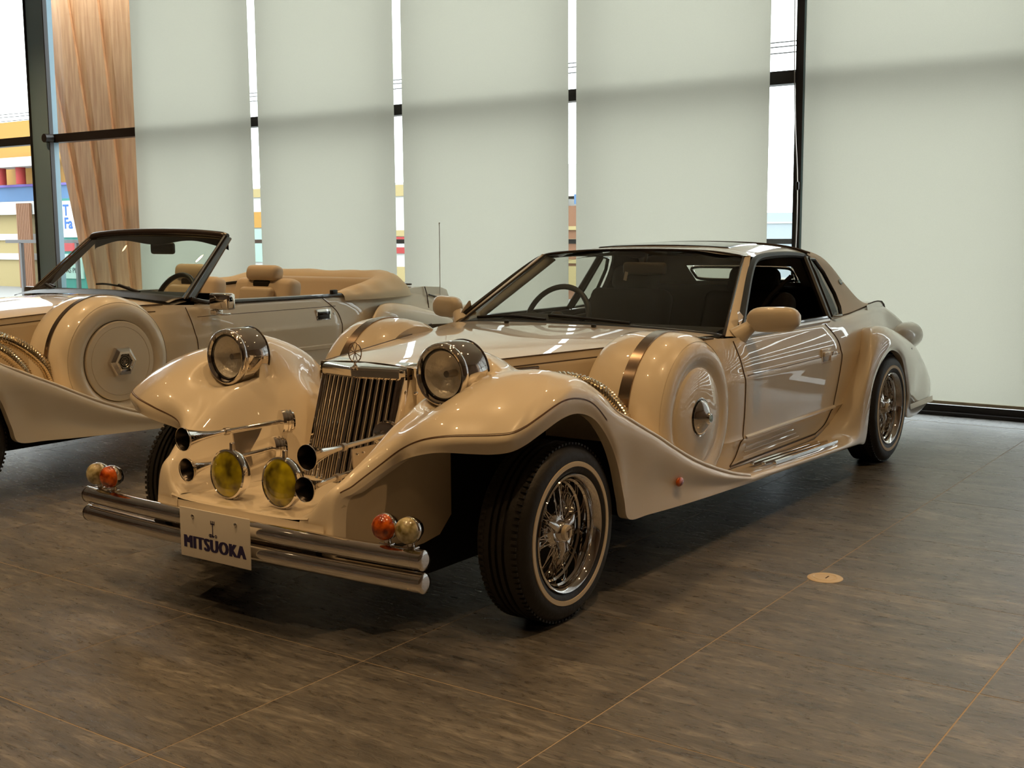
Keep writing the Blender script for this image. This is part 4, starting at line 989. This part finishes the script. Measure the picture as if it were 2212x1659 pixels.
rws = [[crs(r, j/18*6) for j in range(19)] for r in rows]
MB().grid(rws).build('soft_top_boot', pm('boot_cloth', (.82,.68,.48), .75), k, sharp=70)
MB().tube([r[15] for r in rws[8:-8]], .012, 6).build('boot_edge', 'interior', k)
# boot lid, tail and rear quarter
tr = []
for y, xw, z in ((3.62,.72,.893),(3.72,.71,.898),(3.74,.70,.888),(3.95,.68,.884),(4.04,.67,.862),(4.12,.655,.74),(4.17,.65,.62),(4.22,.64,.35)):
    tr.append([Vector((xw*u, y, z-.012*u**4)) for u in [-1+.1*i for i in range(21)]])
MB().grid(tr).build('boot_lid', 'paint2', k)
for mir in (False, True):
    MB().grid([[Vector((xw-dx, y, zb)) for dx, zb in ((0,z),(-.012,z-.05),(-.02,z-.2),(-.02,.3))] for y, xw, z in ((3.30,.745,.885),(3.45,.735,.888),(3.62,.72,.893),(3.72,.71,.896),(3.95,.68,.882),(4.04,.67,.858),(4.12,.655,.74))]).build('rear_quarter', 'paint2', k, mirror=mir)
    MB().tube([(.722,3.72,.895),(.735,3.73,.84),(.742,3.74,.74)], .004, 6).build('quarter_seam', 'seam', k, mirror=mir)
    MB().tube([(.728,3.76,.835),(.715,3.93,.80),(.70,4.08,.77)], .006, 6).build('tail_moulding', 'brownblack', k, mirror=mir)
    MB().lathe([(.0,.10),(.05,.098),(.075,.08),(.082,.05),(.082,.0),(.080,-.08),(.068,-.16),(.04,-.22)], (.74,4.13,.66), (0.10,1,.0), 28).build('tail_lamp_pod', 'paint2', k, mirror=mir)
MB().rbox((.35,3.86,.900), (.25,.03,.014), .005).build('boot_rack', 'brownblack', k)
an = MB().tube([(.705,3.92,.74), (.702,3.925,1.345)], .0032, 6).ball((.702,3.925,1.349), .006, 8, 6); an.build('antenna', 'steel', k)

# ================================================================== OUTSIDE
GZ = -.9
gnd = MB().box((-20, 56, GZ-.05), (160, 94, .1)).build('ground_outside', pm('pale_asphalt', (.22, .215, .205), .9)); tag(gnd, kind='structure')
ter = MB().box((-3, 7.55, -.33), (24, 2.9, .16)).build('trim_1', pm('terrace_slab', (.25, .24, .22), .9)); tag(ter, kind='structure')
# fanned timber screen outside the glass
ts = empty('timber_screen', (-10.0, 7.0, -.25)); tag(ts, 'slanted screen of fanned timber planks outside the glass', 'screen')
npl = 12
for k in range(npl):
    t = k/(npl-1)
    xt = -1.36+2.30*t; xb = -.16+1.06*t+.18*t*t          # at heights 4.85 and .05 above the terrace
    wt, wb = .240, .130+.02*t
    dy = (.0, .035, .018)[k % 3]
    a = [(xt-wt/2, dy, 4.85), (xt+wt/2, dy, 4.85), (xb+wb/2, dy, .02), (xb-wb/2, dy, .02)]
    MB().prism([Vector(p) for p in a], (0, .03, 0)).build('plank', 'timber', ts)
MB().box((.25, .10, 4.7), (2.4, .05, .12)).build('back_rail', 'frame', ts)
MB().box((.45, .10, .3), (1.4, .05, .12)).build('back_rail', 'frame', ts)
# terrace railing
rl = empty('terrace_railing', (-6, 8.4, -.25)); tag(rl, 'dark metal terrace railing outside behind the glass', 'railing')
MB().box((-1, 0, 1.42), (15, .05, .05)).build('top_rail', 'frame', rl)
MB().box((-1, 0, .12), (15, .04, .04)).build('bottom_rail', 'frame', rl)
for k in range(11): MB().box((-8.1+k*1.45, 0, .70), (.05, .05, 1.40)).build('post', 'frame', rl)
def mat(n, c, r=.7): return pm(n, tuple(q*.36 for q in c), r)
ylw, ylw2, red, blu, wht, gry, tea = mat('yellow_wall', (.95, .48, .06)), mat('pale_yellow_wall', (.85, .66, .28)), mat('red_paint', (.80, .05, .05)), mat('blue_fascia', (.16, .36, .72)), mat('white_wall', (1.3, 1.3, 1.25)), mat('grey_wall', (.80, .92, 1.0)), mat('teal_frame', (.03, .42, .34))
brn, blk, mint = mat('brown_stripes', (.50, .22, .10)), mat('sign_black', (.05, .05, .06)), mat('mint_panel', (.72, 1.0, .88))
M['sign_blue'] = mat('sign_blue', (.03, .22, .85)); M['sign_white'] = wht; M['sign_ink'] = blk
st = empty('yellow_store', (-45, 26, GZ)); tag(st, 'yellow store building with red columns and blue fascia across the street', 'building')
z0 = -GZ
MB().box((0, 3, (5.82+z0+3.2+z0)/2), (17, 6, 2.62)).build('upper_wall', ylw, st)
MB().box((0, 3, (2.6+z0)/2), (17, 6, 2.6+z0)).build('lower_wall', ylw2, st)
MB().box((0, -.15, 2.88+z0), (17.4, .3, .58)).build('fascia', blu, st)
MB().box((0, -.2, 3.21+z0), (17.6, .45, .09)).build('fascia_cap', mat('violet_cap', (.30, .20, .85)), st)
MB().box((0, -.2, 2.32+z0), (17.4, .4, .52)).build('canopy', wht, st)
MB().box((4.6, -.7, 4.08+z0), (3.6, 1.0, .36)).build('portico_roof', wht, st)
for k in range(3): MB().tube([(3.15+k*1.35, -.7, 3.25+z0), (3.15+k*1.35, -.7, 3.9+z0)], .19, 14).build('column', red, st)
for z in (1.15, .35): MB().box((0, -.05, z+z0), (17, .12, .26)).build('wall_band', wht, st)
for k in range(8): MB().box((3.85+k*.115, -.5, (2.5+z0)/2), (.085, .12, 2.5+z0)).build('slat', brn, st)
sg = empty('sign_tower', (-31.0, 21.0, GZ)); tag(sg, 'teal framed sign tower with white and red panels outside', 'sign')
MB().box((0, .03, (2.42+z0)/2), (1.16, .10, 2.42+z0)).build('frame', tea, sg)
MB().box((.02, -.05, 1.75+z0), (.98, .06, 1.18)).build('white_panel', wht, sg)
RX = Matrix.Rotation(PI/2, 4, 'X')
text_mesh('panel_letters', 'T', .5, 'sign_blue', sg, Matrix.Translation((-.22, -.085, 2.02+z0)) @ RX, .004, .012)
text_mesh('panel_letters', 'Fa', .5, 'sign_blue', sg, Matrix.Translation((-.12, -.085, 1.60+z0)) @ RX, .004, .012)
MB().box((.02, -.05, .86+z0), (.98, .06, .30)).build('red_panel', red, sg)
MB().box((.02, -.05, .22+z0), (.98, .06, .80)).build('lower_panel', mint, sg)
MB().prism([Vector((-.40, -.085, .34+z0)), Vector((.40, -.085, .30+z0)), Vector((.15, -.085, .44+z0)), Vector((-.1, -.085, .60+z0))], (0, -.01, 0)).build('red_shape', red, sg)
text_mesh('panel_letters', 'AS PLA', .24, 'sign_ink', sg, Matrix.Translation((.0, -.085, .08+z0)) @ RX, .004)
MB().box((-.78, .03, 1.78+z0), (.40, .1, .36)).build('black_panel', blk, sg)
text_mesh('panel_letters', '020', .17, 'sign_white', sg, Matrix.Translation((-.78, -.03, 1.78+z0)) @ RX, .004)
MB().box((-.78, .03, 1.14+z0), (.40, .1, .28)).build('red_panel', red, sg)
MB().box((-.78, .06, (2.3+z0)/2), (.30, .08, 2.3+z0)).build('post', brn, sg)
bw = empty('pale_shop', (-26.2, 28, GZ)); tag(bw, 'pale shop with cream, yellow and mint bands glimpsed between the blinds', 'building')
MB().box((0, 3, (2.9+z0)/2), (13.0, 6, 2.9+z0)).build('wall', wht, bw)
for za, zb, c_ in ((2.55, 2.85, ylw2), (1.45, 2.02, ylw), (.2, 1.40, mint)): MB().box((-3.6, -.04, (za+zb)/2+z0), (5.6, .1, zb-za)).build('band', c_, bw)
for za, zb, c_ in ((2.45, 2.82, ylw2), (1.12, 1.32, ylw2), (.92, 1.10, red), (.55, .75, red), (-.4, .1, ylw2)): MB().box((3.2, -.04, (za+zb)/2+z0), (5.6, .1, zb-za)).build('band', c_, bw)
bb = empty('brown_house', (-16.2, 29, GZ)); tag(bb, 'brown slatted house with pale roof glimpsed left of the coupe roof', 'building')
MB().box((0, 3, (2.05+z0)/2), (5.6, 5, 2.05+z0)).build('wall', brn, bb)
MB().box((0, 3, 2.85+z0), (5.8, 5.2, 1.0)).build('upper_wall', wht, bb)
MB().box((0, .42, 2.25+z0), (1.6, .12, .3)).build('blue_panel', blu, bb)
for z in (1.35, .95, .3): MB().box((0, .45, z+z0), (5.6, .12, .12)).build('band', ylw2, bb)
MB().box((0, .45, -.2+z0), (5.6, .12, .7)).build('base_wall', ylw2, bb)
bg_ = empty('grey_house', (-8.6, 28, GZ)); tag(bg_, 'pale grey clad building glimpsed beside the dark post', 'building')
MB().box((0, 3, (1.72+z0)/2), (6.5, 6, 1.72+z0)).build('wall', gry, bg_)
for k in range(5): MB().box((0, -.01, .35+k*.5), (6.5, .05, .04)).build('cladding_joint', wht, bg_)
MB().box((.6, 2.5, 2.0+z0), (.7, .7, .55)).build('roof_unit', ylw2, bg_)
pw = empty('power_lines', (-20, 18, 0)); tag(pw, 'thin overhead power lines crossing the sky outside', 'wires')
for k, z in enumerate((4.35, 4.50, 4.62)):
    MB().tube([(-22, k*.25, z+.38), (0, k*.25, z+.12), (8, k*.25, z+.06), (45, k*.25, z)], .012, 5).build('wire', 'black', pw)
